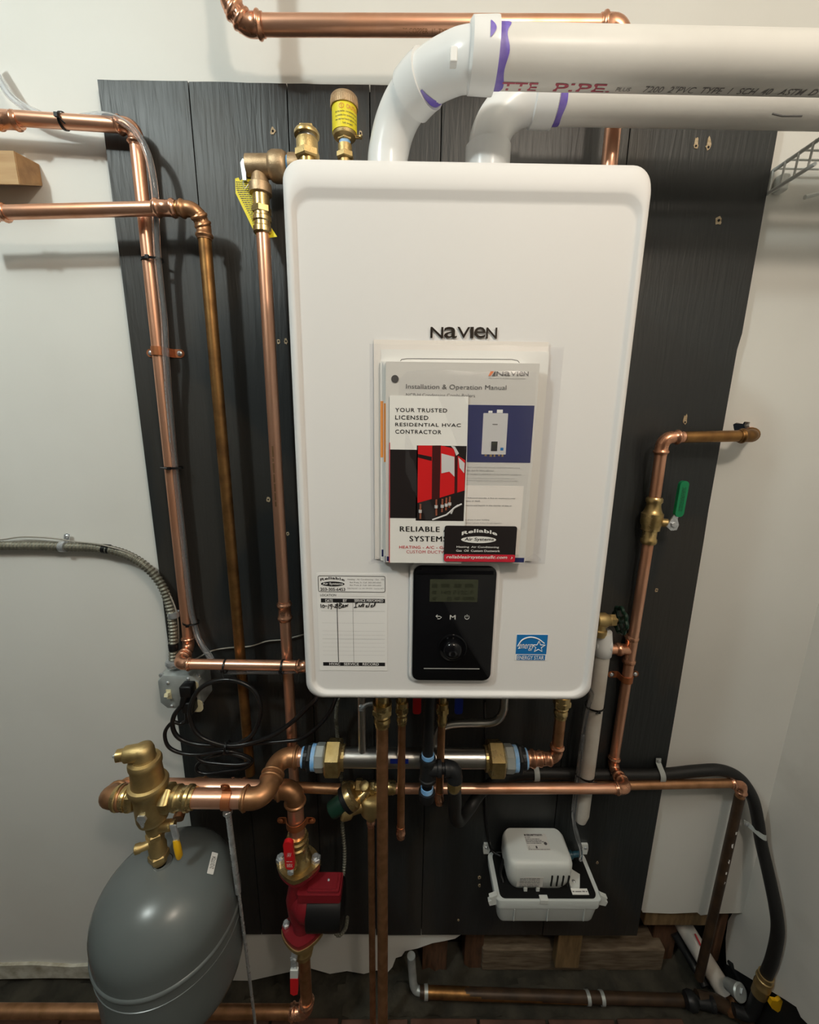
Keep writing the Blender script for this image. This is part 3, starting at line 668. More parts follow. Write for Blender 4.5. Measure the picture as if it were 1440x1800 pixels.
for t, rc, bd in (("'s read and follow this manual completely before using",(0.0786, 1.5404, 0.1521, 1.5422),0),('boiler. Save for future reference.',(0.0788, 1.5362, 0.1179, 1.5384),0),('and Certified to NSF/ANSI 372 for lead free* compliance.',(0.079, 1.5312, 0.1551, 1.533),.01),
        ('wetted surface of this product contacted by consumable water',(0.0793, 1.5261, 0.1462, 1.5272),0),('less than one quarter of one percent (0.25%) of lead by weight.',(0.0794, 1.5227, 0.1511, 1.5242),0),
        ('e followed exactly, a fire or explosion may',(0.0804, 1.4984, 0.1488, 1.5004),.012),('injury, or death.',(0.0805, 1.4939, 0.1016, 1.4964),.012),('vapors and liquids in the vicinity of this or',(0.0808, 1.4881, 0.1449, 1.4901),.02),('any phone in your building.',(0.0793, 1.4677, 0.1155, 1.4701),0),("neighbor's phone. Follow the gas supplier's",(0.0795, 1.4634, 0.1323, 1.4653),0)): text_fit(mb,t,rc,TY-.0003,bd)
mb.build('small_print','ink_grey',man,0)
wb = plate((0.0582, 1.419, 0.1592, 1.5165),MT,.0002,'paper_warm','warning_box',man)
bp_ = plate((0.0995, 1.5587, 0.1318, 1.6121),MT-.0003,.0002,'photo_grey','pictured_boiler',man,.0006)
mb = MB(); lines(mb,[(0.1059, 1.6123, 0.1112, 1.6151),(0.1169, 1.6124, 0.1246, 1.6167)],MT-.0005); mb.build('pictured_vents','paper',bp_,0)
lines(MB(),[(0.1118, 1.5631, 0.1201, 1.5757)],MT-.0007).build('pictured_controls','ink',bp_,0); 
mb = MB(); lines(mb,[(0.1243, 1.564, 0.1283, 1.5677)],MT-.0007); mb.build('pictured_sticker','blue',bp_,0)
mb = MB(); lines(mb,[(0.1134, 1.5713, 0.1188, 1.5742)],MT-.0009); mb.build('pictured_screen','lcd',bp_,0)
mb = MB(); lines(mb,[(0.112, 1.5971, 0.1188, 1.5985)],MT-.0007); mb.build('pictured_logo','ink_grey',bp_,0)
mb = MB()
for a in ((0.1037, 1.5562, 0.1068, 1.5584),(0.1105, 1.5555, 0.1137, 1.5585),(0.1158, 1.5556, 0.1182, 1.5586),(0.1218, 1.5564, 0.1243, 1.5586),(0.1264, 1.5557, 0.1289, 1.5587)): lines(mb,[a],MT-.0005)
mb.build('pictured_fittings','brass_dull',bp_,0)
# leaflet
LY = -.3412; LT = LY-.0009; LY2 = LT-.0004
lf = thing('leaflet','narrow contractor leaflet with red boilers pictured, tucked in front of the manual','leaflet')
a = (-0.0229, 1.406, 0.0786, 1.6326); tr = (0.0787, -0.3415, 1.6325)
MB().prism([(a[0],a[1]),(a[2],a[1]),(a[2]+.003,a[1]+.06),(tr[0],tr[2]),(a[0],a[3])],.0009,front(LY)).build('page','paper',lf,0)
MB().prism([(a[0]-.0003,a[1]),(a[0]+.0008,a[1]),(a[0]+.0008,a[3]-.06),(a[0]-.0003,a[3]-.06)],.0011,front(LY)).build('red_fold','ink_red',lf,0)
mb = MB()
for t, rc in (('YOUR TRUSTED',(-0.0155, 1.6122, 0.0518, 1.6171)),('LICENSED',(-0.0154, 1.6025, 0.0276, 1.6078)),('RESIDENTIAL HVAC',(-0.0154, 1.594, 0.0703, 1.5984)),('CONTRACTOR',(-0.0153, 1.5845, 0.0452, 1.5896))): text_fit(mb,t,rc,LY2,.010,spacing=1.15)
mb.build('headline','ink',lf,0)
mb = MB()
for t, rc in (('RELIABLE AIR',(-0.0084, 1.4518, 0.072, 1.459)),('SYSTEMS',(0.0051, 1.4377, 0.0567, 1.4453))): text_fit(mb,t,rc,LY2,0,spacing=1.15); text_fit(mb,t,(rc[0]+.0006,rc[1],rc[2]+.0006,rc[3]),LY2-.0001,0,spacing=1.15)
mb.build('company_name','ink',lf,0)
mb = MB(); text_fit(mb,'HEATING - A/C - GAS - OIL',(-0.009, 1.4271, 0.0785, 1.4312),LY2,.012,spacing=1.1); text_fit(mb,'CUSTOM DUCTWORK',(0.001, 1.4204, 0.07, 1.4246),LY2,0,spacing=1.1); mb.build('red_line','ink_red',lf,0)
plate((-0.022, 1.4706, 0.0149, 1.5637),LT,.0002,'photo_black','dark_block',lf)
ph = plate((0.0133, 1.4673, 0.0792, 1.5694),LT,.0002,'photo_black','photo',lf)
Y3 = LT-.0004
def quad(name, m, pts, y=Y3):
    return MB().add([(p[0],y,p[2]) for p in pts],[tuple(range(len(pts)))]).build(name,m,ph,0)
quad('pictured_red_boiler','photo_red',[(0.0148, -0.3424, 1.5694),(0.0336, -0.3424, 1.5696),(0.0346, -0.3424, 1.4978),(0.0154, -0.3424, 1.4921)])
quad('pictured_red_boiler','photo_red',[(0.0449, -0.3424, 1.5698),(0.0638, -0.3424, 1.5655),(0.0652, -0.3424, 1.506),(0.0454, -0.3424, 1.4995)])
quad('pictured_red_boiler','photo_red',[(0.0679, -0.3424, 1.5566),(0.078, -0.3424, 1.5507),(0.0789, -0.3424, 1.5101),(0.069, -0.3424, 1.5068)])
quad('pictured_dark_gap','photo_brown',[(0.0336, -0.3424, 1.5696),(0.0449, -0.3424, 1.5698),(0.0454, -0.3424, 1.4987),(0.0346, -0.3424, 1.497)])
quad('pictured_gap','photo_brown',[(0.0649, -0.3424, 1.5573),(0.0679, -0.3424, 1.5566),(0.069, -0.3424, 1.5068),(0.066, -0.3424, 1.506)])
quad('pictured_glare','photo_grey',[(0.0459, -0.3426, 1.5593),(0.0634, -0.3426, 1.5551),(0.0644, -0.3426, 1.5285),(0.0573, -0.3426, 1.5353),(0.0467, -0.3426, 1.5329)],Y3-.0003)
quad('pictured_glare','photo_grey',[(0.0687, -0.3426, 1.5544),(0.0774, -0.3426, 1.5469),(0.0772, -0.3426, 1.5332),(0.0708, -0.3426, 1.5408)],Y3-.0003)
quad('pictured_band','photo_black',[(0.015, -0.3426, 1.5582),(0.0332, -0.3426, 1.5547),(0.0333, -0.3426, 1.5494),(0.0151, -0.3426, 1.5537)],Y3-.0003)
quad('pictured_flue','photo_grey',[(0.0576, -0.3426, 1.5699),(0.0637, -0.3426, 1.5685),(0.0693, -0.3426, 1.5596),(0.0656, -0.3426, 1.5566),(0.0623, -0.3426, 1.5648)],Y3-.0005)
for a,b_ in (((0.0193, -0.3426, 1.4906),(0.0196, -0.3426, 1.4699)),((0.0408, -0.3426, 1.4972),(0.0414, -0.3426, 1.475)),((0.0492, -0.3426, 1.498),(0.049, -0.3426, 1.4798)),((0.0546, -0.3426, 1.4997),(0.0544, -0.3426, 1.4823)),((0.0592, -0.3426, 1.5013),(0.0589, -0.3426, 1.4863))):
    MB().sweep([(a[0],Y3,a[2]),(b_[0],Y3,b_[2])],.0014,6).build('pictured_copper_pipe','photo_copper',ph,40)
    MB().lathe([(0,.0022),(.004,.0022)],(a[0],Y3-.0002,a[2]-.008),(0,0,-1),8).build('pictured_valve','photo_grey',ph,40)
MB().sweep([(p[0],Y3,p[2]) for p in ((0.0361, -0.3426, 1.4685),(0.0554, -0.3426, 1.4759),(0.0667, -0.3426, 1.4864),(0.0758, -0.3426, 1.4913))],.0013,6).build('pictured_silver_pipe','photo_grey',ph,40)
MB().sweep([(p[0],Y3,p[2]) for p in ((0.0616, -0.3426, 1.4776),(0.0644, -0.3426, 1.4848),(0.0712, -0.3426, 1.4896))],.0013,6).build('pictured_silver_pipe','photo_grey',ph,40)
# business card magnet
KY = -.3432
card = thing('business_card','black card with a red strip, lying over the lower corner of the leaflet','card')
KR = (0.0534, 1.4094, 0.1532, 1.461)
plate(KR,KY,.0012,'photo_black','card_face',card,.003)
cb = plate((0.0538, 1.4096, 0.1531, 1.4202),KY-.0012,.0002,'card_red','red_strip',card,.002)
mb = MB(); QY = KY-.0017
text_fit(mb,'Reliable',(0.0771, 1.4475, 0.126, 1.4526),QY,.03,spacing=1.05,arch=.0045)
ov = (0.0765, 1.4368, 0.125, 1.4465); mb.add([((ov[0]+ov[2])/2+(ov[2]-ov[0])/2*cos(2*pi*k/32),QY,(ov[1]+ov[3])/2+(ov[3]-ov[1])/2*sin(2*pi*k/32)) for k in range(32)],[tuple(range(32))])
text_fit(mb,'Heating  Air Conditioning',(0.0707, 1.4291, 0.1295, 1.4325),QY,.012); text_fit(mb,'Gas  Oil  Custom Ductwork',(0.0702, 1.4241, 0.1313, 1.4272),QY,.012)
text_fit(mb,'reliableairsystemsllc.com  ›',(0.057, 1.4127, 0.1495, 1.4188),QY,.012,shear=.2)
mb.build('white_printing','paper',card,0)
mb = MB(); text_fit(mb,'Air Systems',(0.0812, 1.439, 0.1217, 1.4447),QY-.0003,.012,shear=.1); mb.build('black_printing','ink',card,0)
# ================================================================ plastic vent pipes
def arc_pts(c, a, rot_ax, ang, n):
    c = Vector(c); a = Vector(a)
    return [c+Matrix.Rotation(ang*k/n,3,rot_ax) @ (a-c) for k in range(n+1)]
def wrap_x(yc, zc, r, phi0, up):
    """map (x, v) on a pipe lying along x: v runs round the pipe"""
    def f(u, v):
        a = phi0 - v/r
        return (u, yc - r*cos(a), zc - r*sin(a))
    return f
PR_ = 0.0302
v1 = thing('exhaust_vent_pipe','front thick white plastic vent pipe with two elbow fittings and red printed lettering','pipe')
zt = (0.203, -0.25, 2.0582)[2]; yF = -.25
e1 = Vector(((0.101, -0.25, 2.0589)[0], yF, zt))
# path of the two fittings: up from the casing, then bending right and forward
path = spline([(-0.0333, -0.15, 1.8868), (-0.0352, -0.15, 1.9819), (-0.0307, -0.154, 2.0139), (-0.021, -0.163, 2.0382), (-0.0049, -0.18, 2.0541), (0.0232, -0.208, 2.063), (0.0581, -0.234, 2.0622), (e1.x-.022,yF+.003,zt-.001), e1, (e1.x+.05,yF,zt)], 8)
path = [p for p in path if p.x <= e1.x+.002]
jx = (0.0232, -0.208, 2.063)[0]
i45 = min(range(len(path)), key=lambda i: abs(path[i].x-jx))
MB().sweep(path[:i45+1], [PR_*1.02]*i45+[PR_*1.02], 32).build('street_elbow','pvc_fit',v1,60)
hub = path[i45-6:i45+1]; MB().sweep([hub[0]]+hub+[hub[-1]], [PR_*1.03]+[PR_*1.16]*len(hub)+[PR_*1.04], 32).build('elbow_hub','pvc_fit',v1,50)
MB().sweep(path[i45-2:], PR_*1.04, 32).build('elbow','pvc_fit',v1,60)
MB().lathe([(-.032,PR_*1.05),(-.029,PR_*1.17),(.0,PR_*1.2),(.003,PR_*1.19),(.003,PR_*1.0)], e1+Vector((.004,0,0)), (1,0,0), 36).build('coupling','pvc_fit',v1,40)
XE = 1.04
MB().sweep([(e1.x-.02,yF,zt),(XR-.001,yF,zt)], PR_, 96).build('pipe','pvc',v1,60)
def primer_band(x0, yc, zc, r, a0, a1, wfn, name, parent, n=28, th=.0004):
    vs = []; fs = []
    for k in range(n+1):
        a = radians(a0+(a1-a0)*k/n)
        for q in (0, wfn(k/n)): vs.append((x0+q, yc-(r+th)*cos(a), zc-(r+th)*sin(a)))
    for k in range(n): fs.append((2*k,2*k+1,2*k+3,2*k+2))
    return MB().add(vs,fs).build(name,'primer',parent,60)
rnd = random.Random(5)
nb = Vector((0.051, -0.2865, 2.0342)); MB().box(nb.x-.004,nb.y-.002,nb.z-.008,nb.x+.005,nb.y+.010,nb.z+.008,.0015).build('raised_mark','pvc_fit',v1,0)
primer_band(e1.x+.007,yF,zt,PR_,-60,118,lambda t: .008+.006*sin(3*pi*t)**2+.0015*sin(21*t), 'primer_smear', v1)
primer_band(e1.x-.006,yF,zt,PR_*1.2,-20,8,lambda t: .006*sin(pi*t)+.001, 'primer_drip', v1)
hp = path[i45]; ht = (path[i45]-path[i45-1]).normalized()
un = Vector((.75,-.25,-.6)); un = (un-ht*un.dot(ht)).normalized(); vn = ht.cross(un)
vs = []; fs = []
for k in range(21):
    a = radians(-62+124*k/20); q = .0005+.011*cos(radians(-62+124*k/20))**2
    for s in (0.0, q): vs.append(hp+ht*(s+.0006)+(un*cos(a)+vn*sin(a))*PR_*1.065)
for k in range(20): fs.append((2*k,2*k+1,2*k+3,2*k+2))
MB().add(vs,fs).build('primer_ring','primer',v1,60)
w = wrap_x(yF,zt,PR_+.0005,radians(92),1)
mb = MB()
x8,x9,x10,x11 = 0.1182,0.1649,0.1872,0.2621
text_fit(mb,'TTE',(x8,-.0070,x9,.0070),0,.012,fn=w); text_fit(mb,'PIPE.',(x10,-.0070,x11,.0070),0,.012,fn=w); mb.build('red_printing','ink_purple',v1,0)
mb = MB(); text_fit(mb,'7200  2"PVC  TYPE  1  SCH  40   ASTM  D',(0.3052,-.005,0.5332,.006),0,.004,fn=w); text_fit(mb,'PLUS',(0.2689,-.004,0.2875,.003),0,.0,fn=w); mb.build('grey_printing','ink_grey',v1,0)

v2 = thing('intake_vent_pipe','rear thick white plastic vent pipe with one long elbow, lower of the two vents','pipe')
c2 = Vector((0.2429, -0.14, 2.0852)); z2 = c2.z; x2 = (0.1222, -0.14, 2.0012)[0]; hx = (0.2213, -0.14, 2.0819)[0]
Rb = (hx-.030)-x2
st = [Vector((x2,-.14,1.84)),Vector((x2,-.14,z2-Rb*.98))]
cc = Vector((x2+Rb,-.14,z2-Rb))
pth = [Vector((x2,-.14,1.85))]+[cc+Vector((-Rb*cos(a),0,Rb*sin(a))) for a in [pi/2*k/18 for k in range(19)]]
MB().sweep(pth, PR_*1.04, 32).build('elbow','pvc_fit',v2,60)
zb = z2-Rb
MB().lathe([(-.08,PR_*1.16),(.008,PR_*1.16),(.010,PR_*1.05)],(x2,-.14,zb-.004),(0,0,1),36).build('socket','pvc_fit',v2,40)
MB().lathe([(-.028,PR_*1.04),(-.026,PR_*1.16),(.006,PR_*1.18),(.008,PR_)],(hx-.008,-.14,z2),(1,0,0),36).build('coupling','pvc_fit',v2,40)
MB().sweep([(hx-.03,-.14,z2),(XR-.001,-.14,z2)], PR_, 40).build('pipe','pvc',v2,60)
primer_band(hx+.0005,-.14,z2,PR_,-40,150,lambda t: .012-.004*t+.001*sin(19*t),'primer_smear',v2)
MB().sweep([(0.5367, -0.172, 2.0525),(0.5517, -0.172, 2.0499),(0.5814, -0.172, 2.0504)],.0012,5).build('scuff','ink_grey',v2,40)

# ================================================================ brass fittings on top of the boiler
TV = -.125
def hexband(mb, x, y, z, L, r, tw=0.0): return mb.hexnut((x,y,z),(0,0,1),L,r,.12,tw)
t1 = thing('brass_plug_fitting','short brass fitting with a slotted square plug on the boiler top','fitting')
x,y,z0 = (-0.1373, -0.25, 1.9392)
t1o = (x,y,z0)
MB().lathe([((1.910-z0)/.62,.0125),(.006,.0125)],(x,y,z0),(0,0,1),24).build('nipple','brass',t1,40)
hexband(MB(),x,y,z0+.004,.016,.0195).lathe([(0,.0165),(.020,.0165),(.022,.0155)],(x,y,z0+.018),(0,0,1),24).build('hex_coupling','brass_dull',t1,40)
MB().lathe([(0,.0135),(.008,.0135)],(x,y,z0+.038),(0,0,1),24).build('thread','steel',t1,40)
MB().lathe([(0,.019),(.005,.0195),(.010,.017),(.011,.012)],(x,y,z0+.046),(0,0,1),28).box(x-.010,y-.007,z0+.054,x+.010,y+.007,z0+.066,.0015).build('plug','brass',t1,40)
av = thing('air_vent','brass automatic air vent wrapped in a yellow caution label, standing on the boiler','air vent')
x,y,z0 = (-0.1039, -0.125, 2.0072)
hexband(MB(),x,y,z0+.003,.015,.0185).lathe([((1.910-z0)/.60,.0115),(.004,.0115)],(x,y,z0),(0,0,1),24).lathe([(0,.0145),(.018,.0145)],(x,y,z0+.017),(0,0,1),24).build('hex_coupling','brass_dull',av,40)
MB().lathe([(0,.0118),(.009,.0118)],(x,y,z0+.035),(0,0,1),24).build('thread_seal','blue_tape',av,40)
hexband(MB(),x,y,z0+.044,.007,.0155).lathe([(0,.015),(.004,.0225),(.012,.0245),(.075,.0245)],(x,y,z0+.049),(0,0,1),36).build('body','brass_dull',av,40)
MB().lathe([(0,.0252),(.056,.0252)],(x,y,z0+.060),(0,0,1),40).build('caution_label','yellow',av,40)
cap = MB(); cap.lathe([(0,.0275),(.022,.0275),(.025,.0255),(.026,.012)],(x,y,z0+.116),(0,0,1),40).build('cap','bronze',av,40)
mb = MB()
for k in range(44):
    a = 2*pi*k/44; mb.box(x+.0272*cos(a)-.0008,y+.0272*sin(a)-.0008,z0+.117,x+.0272*cos(a)+.0008,y+.0272*sin(a)+.0008,z0+.131)
mb.build('knurled_rim','bronze',av,0)
MB().lathe([(0,.0055),(.010,.0055),(.011,.0068),(.016,.0068),(.018,.004)],(x,y,z0+.140),(0,0,1),18).build('vent_stem','brass',av,40)
def wrap_z(cx, cy, r, a0): return lambda u, v: (cx+r*sin(a0+u/r), cy-r*cos(a0+u/r), v)
wv = wrap_z(x,y,.0256,radians(8))
mb = MB(); text_fit(mb,'CAUTION',(.004,z0+.100,.034,z0+.109),0,.01,fn=wv)
mb.add([wv(-.006+.0055*cos(2*pi*k/20)*q,z0+.105+.0055*sin(2*pi*k/20)*q) for q in (1,.82) for k in range(20)],[(k,(k+1)%20,(k+1)%20+20,k+20) for k in range(20)])
text_fit(mb,'!',(-.0067,z0+.102,-.0053,z0+.108),0,.01,fn=wv); mb.build('red_printing','ink_orange',av,0)
mb = MB()
for i,t in enumerate(('fill the boiler, completely open','to enable the system to vent','the cap and hand tighten until','fully purged.')):
    text_fit(mb,t,((-.020 if i < 3 else -.004),z0+.0905-.0085*i,(.030 if i < 3 else .018),z0+.0955-.0085*i),0,.004,fn=wv)
mb.build('black_printing','ink_dark',av,0)
MB().lathe([(0,.004),(.010,.004),(.012,.0055),(.014,.003)],(x+.022,y,z0+.055),(1,0,0),12).build('side_screw','brass',av,40)

rescale(av,(x,y,z0),(.77,.77,.60))
rescale(t1,t1o,(.86,.86,.62))
RVY = -.07
rv = thing('relief_valve','bronze pressure relief valve with lever beside the upper left boiler corner','valve')
x,y,z = (-0.2458, -0.07, 2.0259)
MB().lathe([(-.034,.0005),(-.034,.0175),(.004,.018),(.006,.021),(.012,.0235),(.028,.0235),(.034,.0205),(.036,.016)],(x,y,z),(1,0,0),32).build('body','bronze',rv,40)
MB().lathe([(0,.0165),(.006,.0165)],(x+.034,y,z),(1,0,0),28).build('thread_seal','blue_tape',rv,40)
MB().lathe([(0,.020),(.018,.020),(.022,.014),(.034,.012)],(x+.039,y,z),(1,0,0),28).build('inlet_fitting','bronze',rv,40)
xo = (-0.2578, -0.07, 2.007)[0]-.002
MB().lathe([(.006,.010),(-.008,.013),(-.022,.016),(-.024,.019),(-.038,.019),(-.040,.015)],(xo,y,z-.004),(0,0,1),26).build('outlet','bronze',rv,40)
mb = MB(); mb.lathe([(0,.0145),(-.020,.0145)],(xo,y,z-.042),(0,0,1),24); mb.hexnut((xo,y,z-.073),(0,0,1),.013,.0168)
mb.lathe([(0,.0142),(-.004,.0142),(-.006,.016),(-.012,.016),(-.014,.0142),(-.020,.0142),(-.022,.0162),(-.030,.0162),(-.032,.0142)],(xo,y,z-.072),(0,0,1),24).build('press_adapter','brass',rv,40)
MB().sweep([(x+.06,y,z),(-.128,y,z),(-.118,y,z-.003),(-.112,y,z-.012),(-.112,y,1.908)],.009,16).build('inlet_pipe','bronze',rv,60)
lv = MB(); a = Vector((-0.283, -0.07, 2.0254))
MB().prism([(a.x-.004,a.z-.024),(a.x+.002,a.z-.024),(a.x+.003,a.z+.006),(a.x-.002,a.z+.008),(a.x-.006,a.z+.002)],.016,front(RVY+.008)).build('test_lever','steel',rv,0)
yt = thing('warning_tag','yellow paper tag of fine print hanging from the relief valve lever','tag')
tp = [(-0.302, 2.0064),(-0.296, 2.0082),(-0.2935, 2.0031),(-0.2893, 2.0066),(-0.2747, 2.006),(-0.2731, 1.9872),(-0.2685, 1.9673),(-0.2348, 1.9183),(-0.2692, 1.9133),(-0.3028, 1.9841)]
MB().prism(tp,.0006,lambda u,v,w_: (u,-.071-w_+(u+.29)*.02,v)).build('paper','yellow',yt,0)
mb = MB(); rnd = random.Random(8); 
za, zbt = (-0.2868, 2.0006)[1], (-0.2673, 1.9234)[1]; xl0, xl1 = (-0.3025, 2.0003)[0], (-0.2694, 1.9216)[0]
zv = za
while zv > zbt:
    t = (za-zv)/(za-zbt); xa = xl0+(xl1-xl0)*max(0,(t-.15)/.85); wd = .024-.004*t
    fake_words(mb, xa+.0015, xa+wd, zv, .0013, -.0725, rnd, fn=lambda u,v: (u,-.0718+(u+.29)*.02-.0002,v)); zv -= .0031
mb.build('fine_print','ink_dark',yt,0)
mb = MB(); mb.sweep(spline([(a.x,RVY-.002,a.z-.018),(a.x-.004,RVY-.006,a.z-.026),(a.x-.002,RVY-.006,a.z-.036),(a.x+.004,RVY-.004,a.z-.028)],6),.0006,5).build('tie_wire','steel',yt,40)

# ================================================================ copper runs, left side
xo_top = z-.10
rC = run('relief_discharge_pipe','bright copper pipe running straight down from the relief valve, left of the boiler','pipe',[(xo,RVY,xo_top),(xo,RVY,.53)],.0119)
coupling(rC,(xo,RVY,(-0.2579, -0.07, 1.1975)[2]),(0,0,1),.0119,.045)
mb = MB(); fake_words(mb,0,.12,0,.004,0,random.Random(2),fn=lambda u,v: (xo+.0120*sin(-.3+v/.0120),RVY-.0120*cos(-.3+v/.0120),1.55-u)); mb.build('faint_printing','copper_dull',rC,0)
YA = -.031
rA = run('copper_pipe','bright copper pipe from the left edge, turning down beside the clear tube','pipe',
    [(-0.798, -0.045, 2.1094),(-0.48, -0.045, 2.0962),((-0.4958, -0.033, 1.1408)[0],-.033,(-0.4717, -0.095, 1.0843)[2]),((-0.4958, -0.033, 1.1408)[0]+.009,-.095,(-0.4717, -0.095, 1.0843)[2]),(-0.0873, -0.095, 1.0809)],.0111,.0175,ext=1.2)
coupling(rA,(-0.7002, -0.045, 2.101),(1,0,0.0),.0111,.046,'coupling')
coupling(rA,(-0.2187, -0.095, 1.0811),(1,0,0),.0111,.03,'coupling')
YB = -.068
rB = run('old_copper_pipe','brown weathered copper pipe, second from the left on the panel, with a scored ring','pipe',
    [(-0.415, -0.078, 1.9568),(-0.3718, -0.078, 1.9557),(-0.3658, -0.066, 1.9344),((-0.3658, -0.066, 1.9344)[0],-.064,(-0.3864, -0.064, 0.7721)[2])],.0111,.016,'copper_old','copper_dull')
rBh = run('copper_pipe','shiny horizontal copper pipe from the left edge, below the wooden block','pipe',[(-0.8003, -0.078, 1.9422),(-0.415, -0.078, 1.9568)],.0111)
coupling(rBh,(-0.7134, -0.078, 1.9453),(1,0,0),.0111,.03); coupling(rB,(-0.4239, -0.078, 1.9566),(1,0,0),.0111,.04)
bxx = (-0.3658, -0.066, 1.9344)[0]
MB().lathe([(0,.0113),(.0015,.0108),(.003,.0113),(.0045,.0108),(.006,.0113)],(bxx,-.0645,(-0.3706, -0.064, 1.5378)[2]),(0,0,1),18).build('scored_ring','copper_paint',rB,40)
rT = run('copper_pipe','horizontal copper pipe high on the wall above the vents, dropping behind them','pipe',
    [((-0.282, -0.098, 2.2293)[0]-.004,-.100,2.745),(-0.282, -0.098, 2.2293),(-0.2626, -0.088, 2.2101),(0.3373, -0.088, 2.2188),((0.3373, -0.088, 2.2188)[0],-.088,1.86)],.0132,.019)
mb = MB(); zz = (-0.0212, -0.088, 2.2142)[2]; wT = wrap_x(-.088,zz,.0134,radians(62),1)
text_fit(mb,'GREAT LAKES COPPER  1"  TYPE M  MADE IN USA',((-0.2106, -0.088, 2.208)[0],-.003,(-0.1114, -0.088, 2.2097)[0],.003),0,0,fn=wT)
mb.build('faint_printing','copper_dull',rT,0); mb = MB()
text_fit(mb,'GREAT LAKES COPPER  1"  TYPE M',((-0.0573, -0.088, 2.2106)[0],-.003,(0.0692, -0.088, 2.2128)[0],.003),0,0,fn=wT); mb.build('faint_printing','copper_dull',rT,0)

# clear tubing and its ties
TR = .0062
tb = thing('clear_tube','clear vinyl tube looping in from the left and tied down along the copper pipe','tube')
tp = spline([(-0.7334, -0.03, 2.2101),(-0.7087, -0.035, 2.165),(-0.692, -0.035, 2.1406),(-0.6623, -0.03, 2.1234),(-0.6157, -0.026, 2.1122),(-0.5699, -0.036, 2.1128),(-0.526, -0.05, 2.1074),(-0.4919, -0.06, 2.0936),(-0.4651, -0.064, 2.0719),(-0.451, -0.064, 2.0369),(-0.4485, -0.062, 1.9863),(-0.4551, -0.058, 1.9345),(-0.4614, -0.052, 1.8859),(-0.4629, -0.05, 1.7846),(-0.4641, -0.054, 1.7261),(-0.4714, -0.047, 1.6391),(-0.477, -0.042, 1.5012),(-0.4771, -0.042, 1.3452),(-0.4773, -0.042, 1.2008),(-0.4717, -0.045, 1.1543),(-0.4572, -0.058, 1.1199),(-0.4339, -0.07, 1.0924),(-0.3998, -0.085, 1.0632),(-0.3213, -0.095, 1.0678),(-0.2599, -0.095, 1.0683),(-0.1858, -0.095, 1.0745)],8)
m_ = MB(); m_.sweep(tp, TR, 14, cap=False); k0 = len(m_.v); m_.sweep(tp, TR*.68, 14, cap=False)
n_ = len(tp)
me_f = m_.f; half = len(me_f)//2
me_f += [(k,(k+1)%14,k0+(k+1)%14,k0+k) for k in range(14)]+[((n_-1)*14+k,(n_-1)*14+(k+1)%14,k0+(n_-1)*14+(k+1)%14,k0+(n_-1)*14+k) for k in range(14)]
m_.build('hose','tube',tb,60)
mb = MB(); q = (-0.4713, -0.047, 1.6499); dx = ((-0.477, -0.042, 1.5012)[0]-q[0])/((-0.477, -0.042, 1.5012)[2]-q[2])
fake_words(mb,0,.12,0,.0028,0,random.Random(9),fn=lambda u,v: (q[0]-.002+v-u*dx,-.0545+u*.03,q[2]+.02-u)); mb.build('tube_printing','ink_grey',tb,0)
cable_tie('black cable tie round the copper pipe and tube at the upper left',(-0.602, -0.045, 2.1017),(1,0,-.08),.0118,(.6,.1,-.6))
cable_tie('black cable tie below the crossing of the two left copper pipes',(-0.4755, -0.044, 1.8866),(0,0,1),.0125,(1,-.1,-.1),rx=.019)
cable_tie('black cable tie halfway down the left copper pipe and clear tube',(-0.4816, -0.04, 1.501),(0,0,1),.0125,(-1,-.1,.1),rx=.018)
cable_tie('black cable tie just above the lowest elbow of the left copper pipe',(-0.4801, -0.041, 1.1535),(0,0,1),.0125,(1,.1,.1),rx=.017)
cable_tie('left black cable tie on the short copper pipe above the cord coil',(-0.3854, -0.095, 1.0796),(1,0,0),.0142,(.3,-.4,-1))
cable_tie('right black cable tie on the short copper pipe next to the boiler',(-0.263, -0.095, 1.0793),(1,0,0),.0142,(.1,-.4,-1))
strap('pipe_strap','flat copper two-hole strap screwed to the panel across pipe and clear tube',(-0.4839, -0.0405, 1.7269),(0,0,1),(1,0,0),(0,-1,0),.0120,.0223)

# ================================================================ wooden block
wbk = thing('wooden_block','pale pine block on the left wall between the two copper pipes','block')
wprof = [(-.053,(-0.6865, 2.0519)[1]),(-.053,(-0.6944, 2.0009)[1]),(-.0005,(-0.7005, 2.0241)[1]),(-.0005,(-0.6984, 2.0592)[1])]
MB().prism(wprof,.6,lambda u,v,w_: (-.691-w_,u,v)).build('plank','wood',wbk,0)
MB().prism([(u*.96-.001,v+(.0015 if k in (1,2) else -.0015)) for k,(u,v) in enumerate(wprof)],.0012,lambda u,v,w_: (-.691+w_,u,v)).build('cut_end','wood_end',wbk,0)

# ================================================================ armored conduit, junction box
cd = thing('armored_conduit','grey armored cable conduit curving from the left edge down to the junction box','conduit')
cp_ = spline([(-0.9715, -0.016, 1.3191),(-0.8963, -0.016, 1.3212),(-0.8213, -0.016, 1.322),(-0.7492, -0.016, 1.3201),(-0.6829, -0.018, 1.3189),(-0.6239, -0.024, 1.3096),(-0.575, -0.033, 1.287),(-0.5417, -0.038, 1.2495),(-0.5251, -0.04, 1.1994),(-0.5212, -0.042, 1.1453),(-0.5253, -0.046, 1.0768),(-0.5282, -0.048, 1.0521)],14)
rp = resample(cp_,.0016)
MB().sweep(rp,[.0088+.0013*sin(2*pi*i/5.0) for i in range(len(rp))],12).build('spiral_sheath','conduit',cd,0)
for c, ax in (((-0.6612, -0.019, 1.3168),(1,0,-.1)),((-0.5232, -0.046, 1.0954),(0,0,1))): MB().lathe([(-.007,.0105),(.007,.0105)],c,ax,16).build('tape_wrap','black',cd,40)
